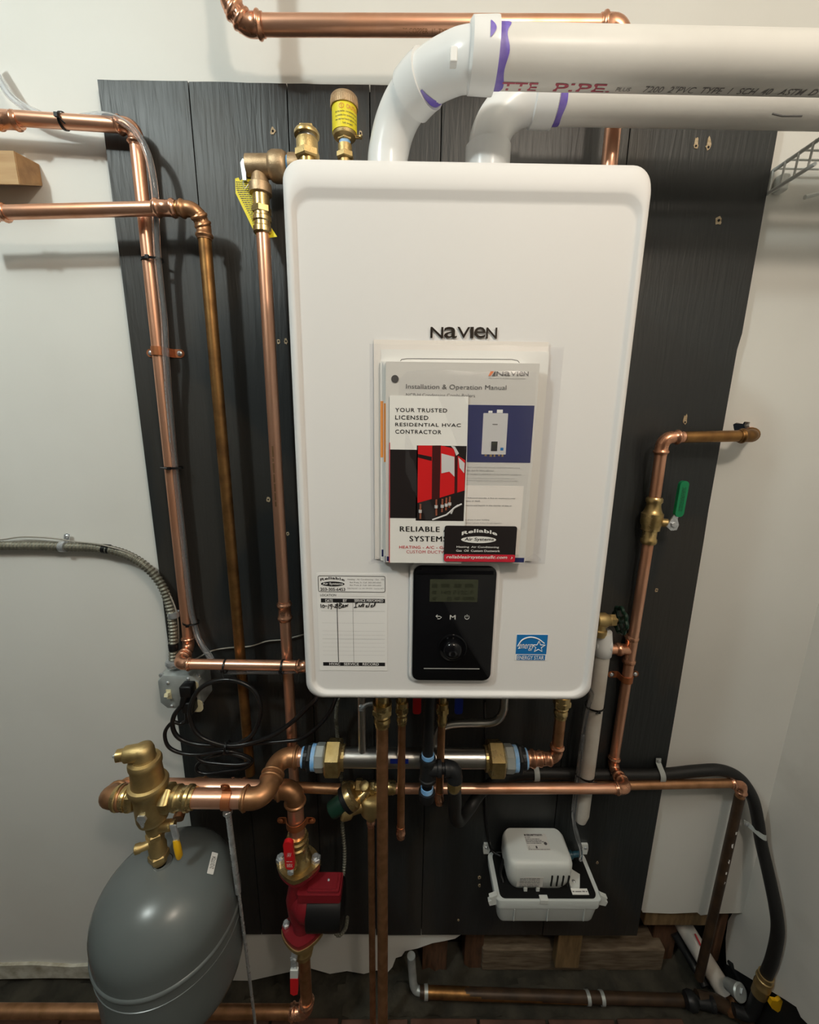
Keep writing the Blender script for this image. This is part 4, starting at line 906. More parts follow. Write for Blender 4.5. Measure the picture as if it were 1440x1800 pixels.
MB().lathe([(0,.0150),(-.004,.0165),(-.009,.0165),(-.010,.014),(-.016,.014)],(-0.5269, -0.048, 1.0637),(0,0,1),18).build('connector','steel',cd,40)
def one_hole(label, c, ax, side, r, out=(0,-1,0)):
    root = thing('conduit_clip',label,'clip'); A = Vector(ax).normalized(); S_ = Vector(side).normalized(); O = Vector(out); c = Vector(c)
    MB().lathe([(-.006,r+.0006),(-.006,r+.0022),(.006,r+.0022),(.006,r+.0006)],c,A,20).build('band','steel',root,40)
    def fr(u,v,w): return c+S_*u+A*v-O*(r-.001)+O*w
    MB().prism([(r*.6,-.006),(r+.017,-.006),(r+.019,0),(r+.017,.006),(r*.6,.006)],.0018,fr).build('ear','steel',root,0)
    screw(root, c+S_*(r+.012)-O*(r-.003), O, .0048); return root
one_hole('zinc one-hole clip holding the conduit to the white wall',(-0.7567, -0.016, 1.3201),(1,0,0),(.2,0,1),.0098)
one_hole('zinc one-hole clip holding the conduit above the junction box',(-0.5174, -0.041, 1.1725),(0,0,1),(1,0,.12),.0098)
wr = tag(MB().sweep(spline([(-0.9529, -0.008, 1.3273),(-0.9018, -0.008, 1.3318),(-0.8484, -0.01, 1.3396),(-0.7844, -0.012, 1.3382),(-0.7339, -0.014, 1.3315),(-0.6602, -0.03, 1.3293),(-0.6011, -0.03, 1.3105),(-0.5533, -0.034, 1.277),(-0.5215, -0.04, 1.2197),(-0.508, -0.044, 1.1741),(-0.5163, -0.034, 1.1128),(-0.5244, -0.03, 1.0816),(-0.5245, -0.026, 1.0528),(-0.5011, -0.024, 1.0458),(-0.4523, -0.024, 1.0713),(-0.4119, -0.024, 1.0805),(-0.3588, -0.024, 1.0854),(-0.3184, -0.024, 1.0988),(-0.2787, -0.024, 1.1036),(-0.2255, -0.024, 1.1185)],8),.0016,6).build('thin_wire','wire',None,60),'thin grey wire following the conduit then crossing the panel to the boiler','wire')
jb = thing('junction_box','galvanized square junction box with switch and outlet below the conduit','electrical box')
BR = (-0.5482, 0.96, -0.4633, 1.0363); YB0, YB1 = -.0195, -.062
bx0,bz0,bx1,bz1 = BR
def jl(g, y, r=.010): return [(u,y,v) for u,v in rrect(bx0-g,bz0-g,bx1+g,bz1+g,r,4)]
loft(MB(),[jl(.003,-.0005),jl(.003,YB1)]).build('box','galv',jb,40)
# cover with chamfered corners
g = .005; ch = .014
octo = lambda q,y: [(bx0-g+q+ch,y,bz0-g+q),(bx1+g-q-ch,y,bz0-g+q),(bx1+g-q,y,bz0-g+q+ch),(bx1+g-q,y,bz1+g-q-ch),(bx1+g-q-ch,y,bz1+g-q),(bx0-g+q+ch,y,bz1+g-q),(bx0-g+q,y,bz1+g-q-ch),(bx0-g+q,y,bz0-g+q+ch)]
loft(MB(),[octo(0,YB1),octo(0,YB1-.002),octo(.002,YB1-.010),octo(.005,YB1-.0125)]).build('cover','galv',jb,35)
YC = YB1-.0125
for c in ((-0.528, -0.0745, 1.0239),(-0.5258, -0.0745, 0.9644),(-0.4814, -0.0745, 1.0343)): screw(jb,c,(0,-1,0),.0040)
for c in ((bx0+.001,bz1-.001),(bx1-.001,bz1-.001),(bx1-.001,bz0+.002)): screw(jb,(c[0],YB1-.002,c[1]),(0,-1,0),.0055)
c = (-0.5287, -0.0745, 0.995); MB().box(c[0]-.0055,YC-.001,c[2]-.012,c[0]+.0055,YC,c[2]+.012,.0008).build('switch_plate','ivory',jb,0)
MB().prism([(-.004,-.005),(.003,-.007),(.006,.003),(-.001,.006)],.008,lambda u,v,w_: (c[0]-.004+w_,YC-.006-v*1.1,c[2]+.002+u)).build('toggle','ivory',jb,0)
c = (-0.474, -0.0745, 1.02)
for cc_ in ((-0.4771, -0.0745, 1.0143),(-0.4717, -0.0745, 0.9663)):
    MB().prism(rrect(cc_[0]-.017,cc_[2]-.0145,cc_[0]+.017,cc_[2]+.0145,.009,4),.003,front(YC)).build('receptacle','ivory',jb,0)
cK = thing('power_cord','thick black power cord plugged into the upper outlet and coiled in a ring','cord')
def plug(root, c, d, r=.0048):
    c = Vector(c); D = Vector(d).normalized()
    m_ = MB().box(c.x-.013,c.y-.012,c.z-.014,c.x+.013,c.y+.014,c.z+.014,.004); m_.build('plug','black',root,40)
    MB().lathe([(0,.010),(.012,.009),(.030,.0062),(.034,.0055)],c+D*.006,D,14).build('strain_relief','black',root,40)
    return c+D*.034
CY = -.105
e = plug(cK,(-0.4762, -0.09, 1.0183),(-.35,-.2,-1))
MB().sweep(spline([e,(-0.5071, -0.1, 0.9598),(-0.5131, -0.1, 0.9278),(-0.5009, -0.1, 0.9014),(-0.4656, -0.1, 0.8867),(-0.4138, -0.102, 0.8859),(-0.3698, -0.1, 0.8904),(-0.3348, -0.1, 0.9174),(-0.316, -0.1, 0.9729),(-0.3251, -0.1, 1.0225),(-0.3639, -0.1, 1.0473),(-0.4063, -0.101, 1.0477),(-0.4434, -0.104, 1.0286),(-0.4658, -0.107, 0.9858),(-0.4648, -0.108, 0.9422),(-0.45, -0.108, 0.9146),(-0.4226, -0.108, 0.8987),(-0.3878, -0.106, 0.8882),(-0.3443, -0.1, 0.8906),(-0.2921, -0.1, 0.9118),(-0.2459, -0.1, 0.9474),(-0.2103, -0.11, 0.9902),(-0.1825, -0.14, 1.0354),(-0.1662, -0.16, 1.0805)],8),.0049,10).build('cord','cord',cK,60)
cK2 = thing('power_cord','thinner black power cord from the lower outlet, bundled in flat loops above the brass separator','cord')
e = plug(cK2,(-0.4778, -0.088, 0.9766),(-.15,-.1,-1))
MB().sweep(spline([e,(-0.4974, -0.095, 0.9355),(-0.5128, -0.1, 0.9424),(-0.5321, -0.1, 0.9159),(-0.5286, -0.1, 0.8803),(-0.4999, -0.1, 0.8624),(-0.4554, -0.1, 0.8597),(-0.4011, -0.102, 0.871),(-0.368, -0.095, 0.8557),(-0.3481, -0.09, 0.8342),(-0.3666, -0.09, 0.8139),(-0.4132, -0.09, 0.8042),(-0.4571, -0.09, 0.7976),(-0.4771, -0.09, 0.8069),(-0.4672, -0.09, 0.8287),(-0.4115, -0.098, 0.8597),(-0.3723, -0.1, 0.8573),(-0.3486, -0.098, 0.8403),(-0.3742, -0.1, 0.8329),(-0.4255, -0.1, 0.8356),(-0.4559, -0.1, 0.8415),(-0.4663, -0.1, 0.8536),(-0.4539, -0.096, 0.856),(-0.3967, -0.1, 0.8722),(-0.3467, -0.095, 0.8831),(-0.2692, -0.095, 0.8912),(-0.2304, -0.095, 0.899),(-0.1896, -0.1, 0.9362),(-0.1613, -0.11, 0.9792),(-0.1398, -0.14, 1.0398)],8),.0040,10).build('cord','cord',cK2,60)
cable_tie('black cable tie bundling the coiled power cords',(-0.3941, -0.104, 0.8834),(1,0,.1),.0125,(.1,-.2,1))
# ================================================================ air separator
YS = -.235; zr = (-0.3926, -0.235, 0.8868)[2]
sp_ = thing('air_separator','tall brass air separator with a vent cap on the big copper line','air separator')
sx = (-0.4859, -0.235, 0.8902)[0]
mb = MB()
zb_ = (-0.4842, -0.235, 0.8324)[2]
mb.lathe([(0,.006),(.002,.020),(.008,.0265),(.016,.0285),(.060,.029),(.075,.0305),(.081,.0345),(.088,.0350),(.092,.0335),(.094,.0285),(.126,.0265),(.132,.0285),(.139,.0285),(.143,.0265),(.145,.020),(.147,.0195)],(sx,YS,zb_),(0,0,1),40)
mb.build('body','brass_dull',sp_,40)
ct = Vector((sx,YS,zb_+.140))
m_ = MB().lathe([(0,.0195),(.022,.0185),(.030,.016),(.034,.010),(.035,.001)],ct,(0,0,1),32)
m_.sweep([ct+Vector((.006,0,.020)),ct+Vector((0,-.002,.020)),ct+Vector((-.027,-.009,.021)),ct+Vector((-.029,-.0095,.021))],[.0150,.0162,.0152,.0135],22); m_.build('vent_cap','brass_dull',sp_,45)
q = ct+Vector((-.028,-.0093,.021)); D = Vector((-1,-.27,.02))
MB().lathe([(0,.0105),(.003,.0112),(.013,.0112),(.014,.009)],q,D,20).build('vent_valve','brass',sp_,40)
MB().lathe([(0,.003),(.006,.003),(.007,.002)],q+D.normalized()*.013,D,8).build('pin','steel',sp_,40)
# side ports
for s in (-1,1):
    q = 1.0 if s > 0 else .70
    mb = MB().hexnut((sx+s*.024,YS,zr),(s,0,0),.020*q,.0265,.15,.2)
    mb.lathe([(t*q,r_) for t,r_ in ((0,.020),(.004,.0205),(.006,.0235),(.012,.0240),(.016,.0210),(.026,.0210),(.030,.0240),(.036,.0235),(.038,.0205),(.043,.020))],(sx+s*(.024+.018*q),YS,zr),(s,0,0),28); mb.build('port','brass',sp_,40)
lg = (-0.4723, -0.267, 0.8931); 
MB().prism([(-.006,.012),(-.009,.004),(-.004,-.005),(-.002,-.014),(.002,-.014),(.004,-.005),(.009,.004),(.006,.012)],.004,lambda u,v,w_: (sx+u,YS-.0275-w_,zb_+.034+v)).build('badge','steel',sp_,0)
# valve below
zt_ = zb_; ta = Vector((sx,YS,0))
tv = thing('tank_shutoff_valve','small brass shutoff valve with yellow lever between air separator and grey tank','valve')
ztop = .735
mb = MB().lathe([(0,.013),(.012,.014)],(sx,YS,ztop-.002),(0,0,1),22).hexnut((sx,YS,ztop+.006),(0,0,1),.016,.019).lathe([(0,.0155),(.018,.0165),(.024,.014),(.060,.0145)],(sx,YS,ztop+.020),(0,0,1),22)
mb.lathe([(0,.016),(.014,.016)],(sx,YS,zb_-.016),(0,0,1),22).hexnut((sx,YS,ztop+.060),(0,0,1),.014,.0175).lathe([(0,.0145),(.06,.0145)],(sx,YS,ztop+.07),(0,0,1),22)
mb.build('body','brass_dull',tv,40)
MB().lathe([(0,.008),(.016,.008),(.018,.0095),(.026,.0095),(.028,.006)],(sx-.010,YS-.004,ztop+.046),(-1,-.35,-.1),14).build('drain_port','brass_dull',tv,40)
MB().lathe([(0,.011),(.022,.011),(.024,.009),(.030,.009)],(sx+.008,YS,ztop+.085),(1,.1,0),16).build('stem','brass_dull',tv,40)
h0 = Vector((sx+.036,YS-.004,ztop+.085))
MB().prism([(-.006,.007),(.006,.007),(.008,-.014),(.003,-.030),(-.003,-.030)],.003,lambda u,v,w_: (h0.x+u+.004-v*.2,h0.y-w_+v*.2,h0.z+v)).build('lever_arm','steel',tv,0)
MB().sweep([h0+Vector((.008,-.005,-.022)),h0+Vector((.011,-.008,-.034)),h0+Vector((.013,-.009,-.056)),h0+Vector((.012,-.009,-.062))],[.0055,.0068,.0065,.004],12).build('yellow_grip','yellow_handle',tv,60)
# big copper line round the separator
PB = .0175; yb = -.155; zb2 = (-0.3772, -0.155, 0.8252)[2]; xl = (-0.5711, -0.235, 0.887)[0]
hz = (-0.0111, -0.15, 0.901)[2]; hx0 = (-0.2045, -0.15, 0.8996)[0]; cxr = (-0.2655, -0.15, 0.8878)[0]
big = run('boiler_supply_pipe','thick copper line from the header elbow to the right port of the brass separator','pipe',[(sx+.083,YS,zr),(cxr,YS,zr),(cxr,-.150,hz),(hx0,-.150,hz)],PB,.0265,'copper','copper_dull',ext=1.0)
px_ = (-0.2337, -0.165, 0.7867)[0]
big2 = run('pump_suction_pipe','thick copper line looping behind the brass separator and down to the red pump','pipe',[(sx-.060,YS,zr),(xl,YS,zr),(xl,yb,zb2+.004),(px_,yb,zb2-.002),(px_,yb,.69)],PB,.0210,'copper','copper_dull',ext=1.0)
strap('pipe_strap','orange-brown copper bell strap on the thick pipe atop the threaded rod',((-0.3357, -0.235, 0.8885)[0],YS,zr),(1,0,0),(0,-.30,1),(0,-1,-.30),PB+.0005,.003,w=.017,ear=.019,sm='copper_strap')
strap('pipe_strap','coppery bell strap round the thick pipe just above the red ball valve',(px_,yb,(-0.241, -0.155, 0.7405)[2]),(0,0,1),(1,0,0),(0,-1,0),PB+.0022,.002,w=.016,ear=.014,sm='copper_strap')
feed = run('feed_pipe','thin copper pipe running behind the thick line to the pressure reducing valve','pipe',[(-0.4718, -0.185, 0.7785),(-0.4809, -0.115, 0.798),(-0.1428, -0.115, 0.7832)],.0111,.018,'copper_dull','copper_dull')
coupling(feed,(-0.3738, -0.115, 0.7941),(1,0,0),.0111,.04)
rod = thing('threaded_support_rod','shiny steel rod standing from the floor up to the copper bell strap','rod')
rt_ = (-0.3439, -0.228, 0.8511); rb = (-0.3338, -0.215, 0.2094)
MB().sweep([rt_,(rt_[0]+.004,-.226,.70),(rb[0],-.21,-.04)],[.0036,.0034,.0034],10).build('rod','steel',rod,60)
MB().sweep([(rt_[0]+.0007,-.2278,rt_[2]-.012),(rt_[0]+.004,-.226,.64)],.0056,12).build('sleeve','steel',rod,60)
MB().hexnut(rt_,(0,0,-1),.010,.009).build('nut','steel',rod,0)

# ================================================================ expansion tank
tk = thing('expansion_tank','large grey steel expansion tank hanging under the brass separator','tank')
TRD = .1330; zs1, zs0 = .628, .475; sx += .006
prof = []
for k in range(13):
    a = pi/2*k/12; prof.append((zs0-.105*cos(a), TRD*max(sin(a),.02)))
prof = prof[:]+[(zs0+.02,TRD)]
prof += [(.566,TRD),(.5665,TRD+.0012),(.569,TRD+.0012),(.5695,TRD),(.590,TRD),(.591,TRD+.002),(.594,TRD+.003),(.598,TRD+.003),(.600,TRD+.0015),(.601,TRD),(zs1,TRD)]
for k in range(1,15):
    a = pi/2*k/14; prof.append((zs1+.104*sin(a), max(TRD*cos(a)**.86, .018)))
prof += [(ztop-.006,.018),(ztop-.003,.016),(ztop-.003,.001)]
MB().lathe(prof,(sx,YS,0),(0,0,1),72).build('shell','tank',tk,40)
def on_dome(az, el): # point and normal on the upper dome
    a = radians(el); r_ = TRD*cos(a)**.86; zq = zs1+.104*sin(a); azr = radians(az)
    n = Vector((sin(azr)*cos(a)/TRD, -cos(azr)*cos(a)/TRD, sin(a)/.104)).normalized()
    return Vector((sx+r_*sin(azr), YS-r_*cos(azr), zq)), n
c, n = on_dome(100, 50)
t_ = Vector((-.22,1,0)); t_ = (t_-n*t_.dot(n)).normalized(); s_ = n.cross(t_)
def lab(u,v,w_): return c+t_*u+s_*v+n*(.0012+w_-(u*u+v*v)*2.6)
MB().prism(rrect(-.021,-.0065,.021,.0065,.001,2),.0008,lab).build('serial_label','paper',tk,0)
mb = MB(); text_fit(mb,'21217724',(-.012,-.004,.012,.0042),0,.0,fn=lambda u,v: lab(u,v,.0011)); mb.build('serial_printing','ink',tk,0)
MB().lathe([(0,.016),(.004,.014),(.006,.010)],(sx-.002,YS-.004,ztop-.009),(0,0,1),16).build('thread_sealant','glue',tk,40)
# ================================================================ circulator pump with isolation valves
pm = thing('circulator_pump','red circulator pump with black motor below the red-handled brass flange','pump')
pc = Vector((px_, yb, 0)); zfl = (-0.2438, -0.155, 0.6303)[2]; zlo = (-0.2676, -0.155, 0.4147)[2]
def flange(z, th, L=.050, W=.042):
    n = 48; out = []
    for k in range(n):
        a = 2*pi*k/n; r_ = ((abs(cos(a))/L)**1.45+(abs(sin(a))/W)**1.45)**(-1/1.45)
        out.append((px_+r_*cos(a), yb+r_*sin(a)))
    return [[(u,v,z) for u,v in out],[(u,v,z-th) for u,v in out]]
vt = thing('isolation_valve','brass flanged ball valve with a bright red lever on top of the pump','valve')
mb = MB(); loft(mb, flange(zfl,.011))
mb.lathe([(0,.031),(.012,.028),(.020,.0235),(.044,.0225),(.046,.0245),(.052,.0245),(.054,.021),(.060,.021),(.062,.0245),(.068,.0245),(.070,.0205),(.078,.0205)],(px_,yb,zfl-.002),(0,0,1),28).build('body','brass',vt,40)
for s in (-1,1):
    MB().hexnut((px_+s*.0395,yb,zfl-.001),(0,0,1),.012,.0108).lathe([(0,.0055),(.016,.0055)],(px_+s*.0385,yb,zfl),(0,0,1),10).build('bolt','steel',vt,0)
    
st0 = Vector((px_-.006,yb-.024,zfl+.020))
MB().lathe([(-.016,.010),(.006,.010),(.008,.007),(.014,.007)],st0,(0,-1,0),16).build('stem','brass',vt,40)
MB().hexnut(st0+Vector((0,-.012,0)),(0,-1,0),.006,.0075).prism([(-.006,-.006),(.006,-.006),(.006,.020),(-.006,.020)],.002,lambda u,v,w_: (st0.x+u,st0.y-.011-w_,st0.z+v)).build('lever_arm','steel',vt,0)
rg = MB().prism(rrect(-.0100,.010,.0100,.090,.0095,5),.009,lambda u,v,w_: (st0.x+u,st0.y-.008-w_-v*.06,st0.z+v)).build('red_handle','red',vt,0)
mb = MB(); rnd = random.Random(12); hf = lambda u,v: (st0.x+u,st0.y-.0174-v*.06,st0.z+v)
text_fit(mb,'/AV',(-.004,.048,.0060,.060),0,.0,shear=.3,fn=hf); fake_words(mb,-.006,.006,.034,.0018,0,rnd,fn=hf)
for z_ in (.026,.0225,.019): fake_words(mb,-.006,.006,z_,.0018,0,rnd,fn=hf)
mb.build('pale_printing','paper',rg,0)
# volute
mb = MB(); loft(mb, flange(zfl-.011,.011,.048,.040)); loft(mb, flange(zlo+.022,.012,.048,.040))
mb.sweep([(px_,yb,zfl-.02),(px_,yb,zfl-.05),(px_-.004,yb,zfl-.075),(px_-.008,yb,(zfl+zlo)/2),(px_-.006,yb,zlo+.07),(px_,yb,zlo+.04),(px_,yb,zlo+.015)],[.021,.020,.022,.025,.024,.021,.021],24)
D = Vector((1.0,0,0)).normalized(); zc_ = (zfl+zlo)/2-.002; c0 = Vector((px_+.002,yb,zc_))
mb.lathe([(-.020,.022),(-.008,.034),(.004,.042),(.016,.044),(.020,.044),(.021,.040)],c0,D,36)
mb.build('volute','pump_red',pm,40)
for z_, s in ((zlo+.023,-1),(zlo+.023,1)):
    MB().hexnut((px_+s*.0375,yb,z_),(0,0,1),.008,.0085).lathe([(0,.005),(.013,.005)],(px_+s*.0375,yb,z_),(0,0,1),10).build('bolt','steel',pm,0)
MB().lathe([(.018,.047),(.020,.0505),(.088,.0495),(.095,.046),(.098,.036),(.099,.015)],c0+Vector((0,0,-.013)),D,44).build('motor','black',pm,40)
# terminal box on top of the motor
SD = Vector((-D.y, D.x, 0))
def tb_(u,v,w_): q = c0+D*u+SD*v+Vector((0,0,w_)); return (q.x,q.y,q.z)
mb = MB()
mb.prism(rrect(.000,-.034,.096,.014,.004,3),.022,lambda u,v,w_: tb_(u,v,.036+w_)); mb.prism(rrect(.022,-.030,.092,.010,.004,3),.006,lambda u,v,w_: tb_(u,v,.058+w_))
mb.build('terminal_box','pump_red',pm,35)
MB().prism(rrect(.030,-.026,.086,.006,.002,3),.0016,lambda u,v,w_: tb_(u,v,.064+w_)).build('box_lid','pump_red',pm,0)
screw(pm,tb_(.066,-.008,.0656),(0,0,1),.003)
# lower valve and pipe
v2_ = thing('isolation_valve','lower brass flange valve with a hanging red and white lever below the pump','valve')
mb = MB(); loft(mb, flange(zlo+.010,.009)); mb.lathe([(0,.027),(-.020,.0225),(-.044,.0215),(-.050,.0235),(-.056,.0205),(-.066,.0205)],(px_,yb,zlo+.003),(0,0,1),28).build('body','brass_dull',v2_,40)
s2 = Vector((px_-.014,yb-.024,zlo-.028))
MB().lathe([(-.014,.008),(.008,.008)],s2,(0,-1,0),14).hexnut(s2+Vector((0,-.008,0)),(0,-1,0),.005,.007).build('stem','steel',v2_,40)
MB().prism([(-.0065,-.030),(.0065,-.030),(.007,.008),(-.007,.008)],.0022,lambda u,v,w_: (s2.x+u,s2.y-.009-w_,s2.z+v)).build('lever_arm','steel',v2_,0)
MB().prism([(-.009,-.050),(.009,-.050),(.010,-.026),(-.008,-.026)],.0075,lambda u,v,w_: (s2.x+u,s2.y-.007-w_,s2.z+v)).build('white_sleeve','white_plastic',v2_,0)
MB().prism([(-.011,-.098),(-.004,-.104),(.006,-.100),(.008,-.080),(.009,-.050),(-.009,-.050),(-.010,-.075)],.008,lambda u,v,w_: (s2.x+u,s2.y-.007-w_,s2.z+v)).build('red_handle','red',v2_,0)
ztl = -.016
ret = run('return_pipe','thick copper pipe dropping from the pump and running left above the floor','pipe',[(px_,yb,zlo-.055),(px_,yb,.153),(-1.75,yb,.157)],.0143,.022,'copper_dull','copper_fit')
ac = thing('pump_cable','thin grey armored cable from boiler down to the red pump','cable')
cpts = resample(spline([(-0.1504, -0.07, 0.9831),(-0.1584, -0.055, 0.9233),(-0.1578, -0.045, 0.8524),(-0.1527, -0.045, 0.7796),(-0.1493, -0.06, 0.7035),(-0.1472, -0.075, 0.6357),(-0.1408, -0.09, 0.5679),(-0.1423, -0.105, 0.5266),(-0.1422, -0.14, 0.532)],8),.0016)
MB().sweep(cpts,[.0043+.0007*sin(2*pi*i/4.0) for i in range(len(cpts))],8).build('spiral_sheath','conduit',ac,0)
lp = thing('cable_loop','grey flexible cable loop hanging under the black pump motor','cable')
cpts = resample(spline([c0+D*.075+Vector((0,0,-.056)),c0+D*.074+Vector((0,-.006,-.085)),c0+D*.085+Vector((0,-.008,-.100)),c0+D*.100+Vector((0,-.004,-.085)),c0+D*.105+Vector((0,0,-.056))],8),.0014)
MB().sweep(cpts,[.0040+.0006*sin(2*pi*i/4.0) for i in range(len(cpts))],8).build('spiral_sheath','conduit',lp,0)

# ================================================================ hydraulic header
hd = thing('hydraulic_header','horizontal stainless header tube with brass nuts under the boiler','header')
xa, xb = (-0.1345, -0.15, 0.9001)[0], (0.1829, -0.15, 0.9024)[0]
MB().sweep([(xa-.01,-.15,hz),(xb+.01,-.15,hz)],.0200,36).build('tube','stainless',hd,60)
for s, xn in ((-1,xa),(1,xb)):
    e_ = []
    MB().hexnut((xn-s*.004,-.15,hz),(s,0,0),.034,.0385,.10,0).lathe([(-.008,.026),(.0,.026)],(xn-s*.002,-.15,hz),(s,0,0),28).build('union_nut','brass',hd,0)
    MB().lathe([(0,.0255),(.004,.0285),(.018,.0285),(.022,.026)],(xn+s*.030,-.15,hz),(s,0,0),8).build('tailpiece','galv',hd,0)
    MB().lathe([(0,.0262),(.008,.0262)],(xn+s*.051,-.15,hz),(s,0,0),28).build('thread_seal','blue_tape',hd,40)
    MB().hexnut((xn+s*.058,-.15,hz),(s,0,0),.011,.0295,.1).lathe([(0,.024),(.017,.024)],(xn+s*.058,-.15,hz),(s,0,0),24).build('bushing','black_iron',hd,0)
    MB().lathe([(0,.0205),(.006,.0205)],(xn+s*.074,-.15,hz),(s,0,0),24).build('seal_ring','blue_tape',hd,40)
plate((-0.0273, 0.9063, 0.0105, 0.9172),-.1700,.0012,'deep_blue','blue_band',hd)
# stainless risers
s1 = thing('stainless_riser','left short stainless tube dropping from the boiler into the header','tube')
xs = (-0.087, -0.15, 0.9317)[0]
MB().sweep([(xs,-.15,BZ0+.01),(xs,-.15,hz+.022),(xs,-.15,hz+.015)],[.0086,.0086,.0105],20).build('tube','stainless',s1,60)
s2_ = thing('stainless_bend','bent stainless tube curving under the boiler behind the black gas pipe','tube')
MB().sweep(spline([((0.2185, -0.11, 1.0064)[0],-.11,BZ0+.01),(0.2182, -0.11, 1.0106),(0.2182, -0.11, 0.9908),(0.2096, -0.11, 0.9679),(0.1903, -0.11, 0.9562),(0.1503, -0.11, 0.9544),(0.1128, -0.11, 0.9527),(0.0877, -0.112, 0.9469),(0.0753, -0.116, 0.9314),(0.0727, -0.125, 0.9132),(0.0721, -0.138, 0.9004)],8),.0088,18).build('tube','stainless',s2_,60)
dr = thing('drain_cock','small steel drain lever poking out under the boiler at left','valve')
c = (-0.0699, -0.18, 1.0549); MB().sweep([(c[0]-.014,c[1],c[2]-.010),(c[0]-.002,c[1],c[2]-.001),(c[0]+.020,c[1],c[2]+.002)],[.0045,.004,.005],10).box(c[0]-.019,c[1]-.003,c[2]-.016,c[0]-.010,c[1]+.003,c[2]-.004,.001).build('lever','steel',dr,40)
for c,m,l in (((0.0266, -0.15, 1.034),'red','small red valve lever tip under the boiler between two pipes'),((0.1122, -0.15, 1.0347),'deep_blue','small dark blue valve lever tip under the boiler')):
    t = thing('service_valve_lever',l,'lever')
    MB().prism(rrect(c[0]-.0085,c[2]-.020,c[0]+.0085,c[2]+.03,.006,4),.006,front(c[1]-.002)).build('grip',m,t,0)
    MB().lathe([(-.012,.006),(BZ0-c[2]+.002,.006)],(c[0],c[1]-.002,c[2]),(0,0,1),10).build('stem','brass',t,40)

# ================================================================ pipes under the boiler
def drop(pt, r, zend, label, name='copper_pipe', capped=False, m='copper_dull'):
    x_, Y = pt[0], pt[1]
    zu_ = pt[2]
    union(x_, Y, r, zu_)
    o = run(name,label,'pipe',[(x_,Y,zu_-.046),(x_,Y,zend)],r,mat_pipe=m)
    if capped: MB().lathe([(-.004,r*1.12),(.010,r*1.12),(.013,r*1.3),(.017,r*1.3),(.020,r*1.12),(.026,r*1.12),(.026,r*.6)],(x_,Y,zend+.012),(0,0,-1),18).build('end_cap','copper_fit',o,40)
    return o
drop((-0.0418, -0.2, 1.0742),.0118,-.03,'long dark copper pipe dropping from the boiler to the floor, in front of the header')
drop((-0.0038, -0.17, 1.0542),.0082,(-0.0034, -0.17, 0.7306)[2],'slim copper pipe ending in a cap below the header, left of the black gas pipe',capped=True)
drop((0.0777, -0.165, 1.0485),.0080,(0.0822, -0.165, 0.8153)[2],'slim copper pipe ending in a cap just behind the black gas tee',capped=True)
xg = (0.3258, -0.15, 1.0013)[0]; zg = (0.3209, -0.15, 1.0551)[2]
union(xg,-.15,.0105,zg)
xr_ = xb+.085
rr_ = run('boiler_return_pipe','short copper riser with many beaded fittings from the header up to the boiler','pipe',[(xb+.062,-.15,hz),(xg,-.15,hz+.002),(xg,-.15,zg-.046)],.0112,.018,'copper_dull','copper_fit')
MB().lathe([(0,.0165),(.004,.0185),(.008,.0165),(.014,.0165),(.017,.0190),(.021,.0190),(.024,.0155),(.030,.0150),(.033,.0165),(.037,.0165),(.040,.0135),(.050,.0130),(.053,.0150),(.057,.0150),(.060,.0125)],(xb+.074,-.15,hz),(1,0,0),24).build('reducer','copper_fit',rr_,40)

# gas pipe
gp = thing('gas_pipe','black iron gas pipe with tee, drip leg and blue thread seal under the boiler','pipe')
gx = (0.0482, -0.205, 0.9953)[0]; zt1 = (0.052, -0.205, 0.9268)[2]
MB().sweep([(gx,-.205,BZ0+.0),(gx,-.205,zt1+.02)],.0108,20).build('pipe','black_iron',gp,60)
MB().lathe([(0,.0125),(.009,.0125)],(gx,-.205,zt1+.027),(0,0,1),20).build('thread_seal','blue_tape',gp,40)
mb = MB().lathe([(.028,.0155),(.026,.0165),(.020,.0165),(.018,.0148),(-.018,.0148),(-.020,.0165),(-.026,.0165),(-.028,.0155)],(gx,-.205,zt1),(0,0,1),24)
mb.lathe([(0,.0148),(.018,.0148),(.020,.0165),(.027,.0165),(.028,.014)],(gx,-.205,zt1+.002),(1,0,0),24); mb.build('tee','black_iron',gp,40)
xe = (0.1025, -0.205, 0.9365)[0]
mb = MB().sweep([(gx+.024,-.205,zt1+.002),(gx+.034,-.205,zt1+.002)],.0108,18)
q = zt1+.002; mb.sweep([(xe-.020,-.205,q),(xe-.014,-.205,q),(xe-.012,-.205,q)]+[(xe-.012+.012*sin(a),-.205,q-.012+.012*cos(a)) for a in [pi/2*k/8 for k in range(1,9)]]+[(xe,-.205,q-.020),(xe,-.205,q-.026)],[.0165,.0165]+[.0150]*9+[.0165,.0165],20); mb.build('elbow','black_iron',gp,40)
MB().lathe([(-.030,.0108),(-.046,.0108)],(gx,-.205,zt1),(0,0,1),18).lathe([(-.026,.0108),(-.05,.0108)],(gx,-.205,zt1),(0,0,1),18).build('nipple','black_iron',gp,40)
MB().lathe([(-.042,.0125),(-.053,.0125)],(gx,-.205,zt1),(0,0,1),18).build('thread_seal','blue_tape',gp,40)
MB().lathe([(-.052,.0165),(-.058,.0168),(-.062,.0150),(-.072,.0148),(-.076,.012),(-.078,.004)],(gx,-.205,zt1),(0,0,1),24).build('drip_cap','black_iron',gp,40)
MB().hexnut((xe,-.205,q-.024),(0,0,-1),.020,.0158).lathe([(0,.0125),(.026,.0125)],(xe,-.205,q-.024),(0,0,-1),20).build('brass_nut','brass',gp,0)
gh = thing('gas_hose','thick black flexible gas hose running right along the panel and down the corner','hose')
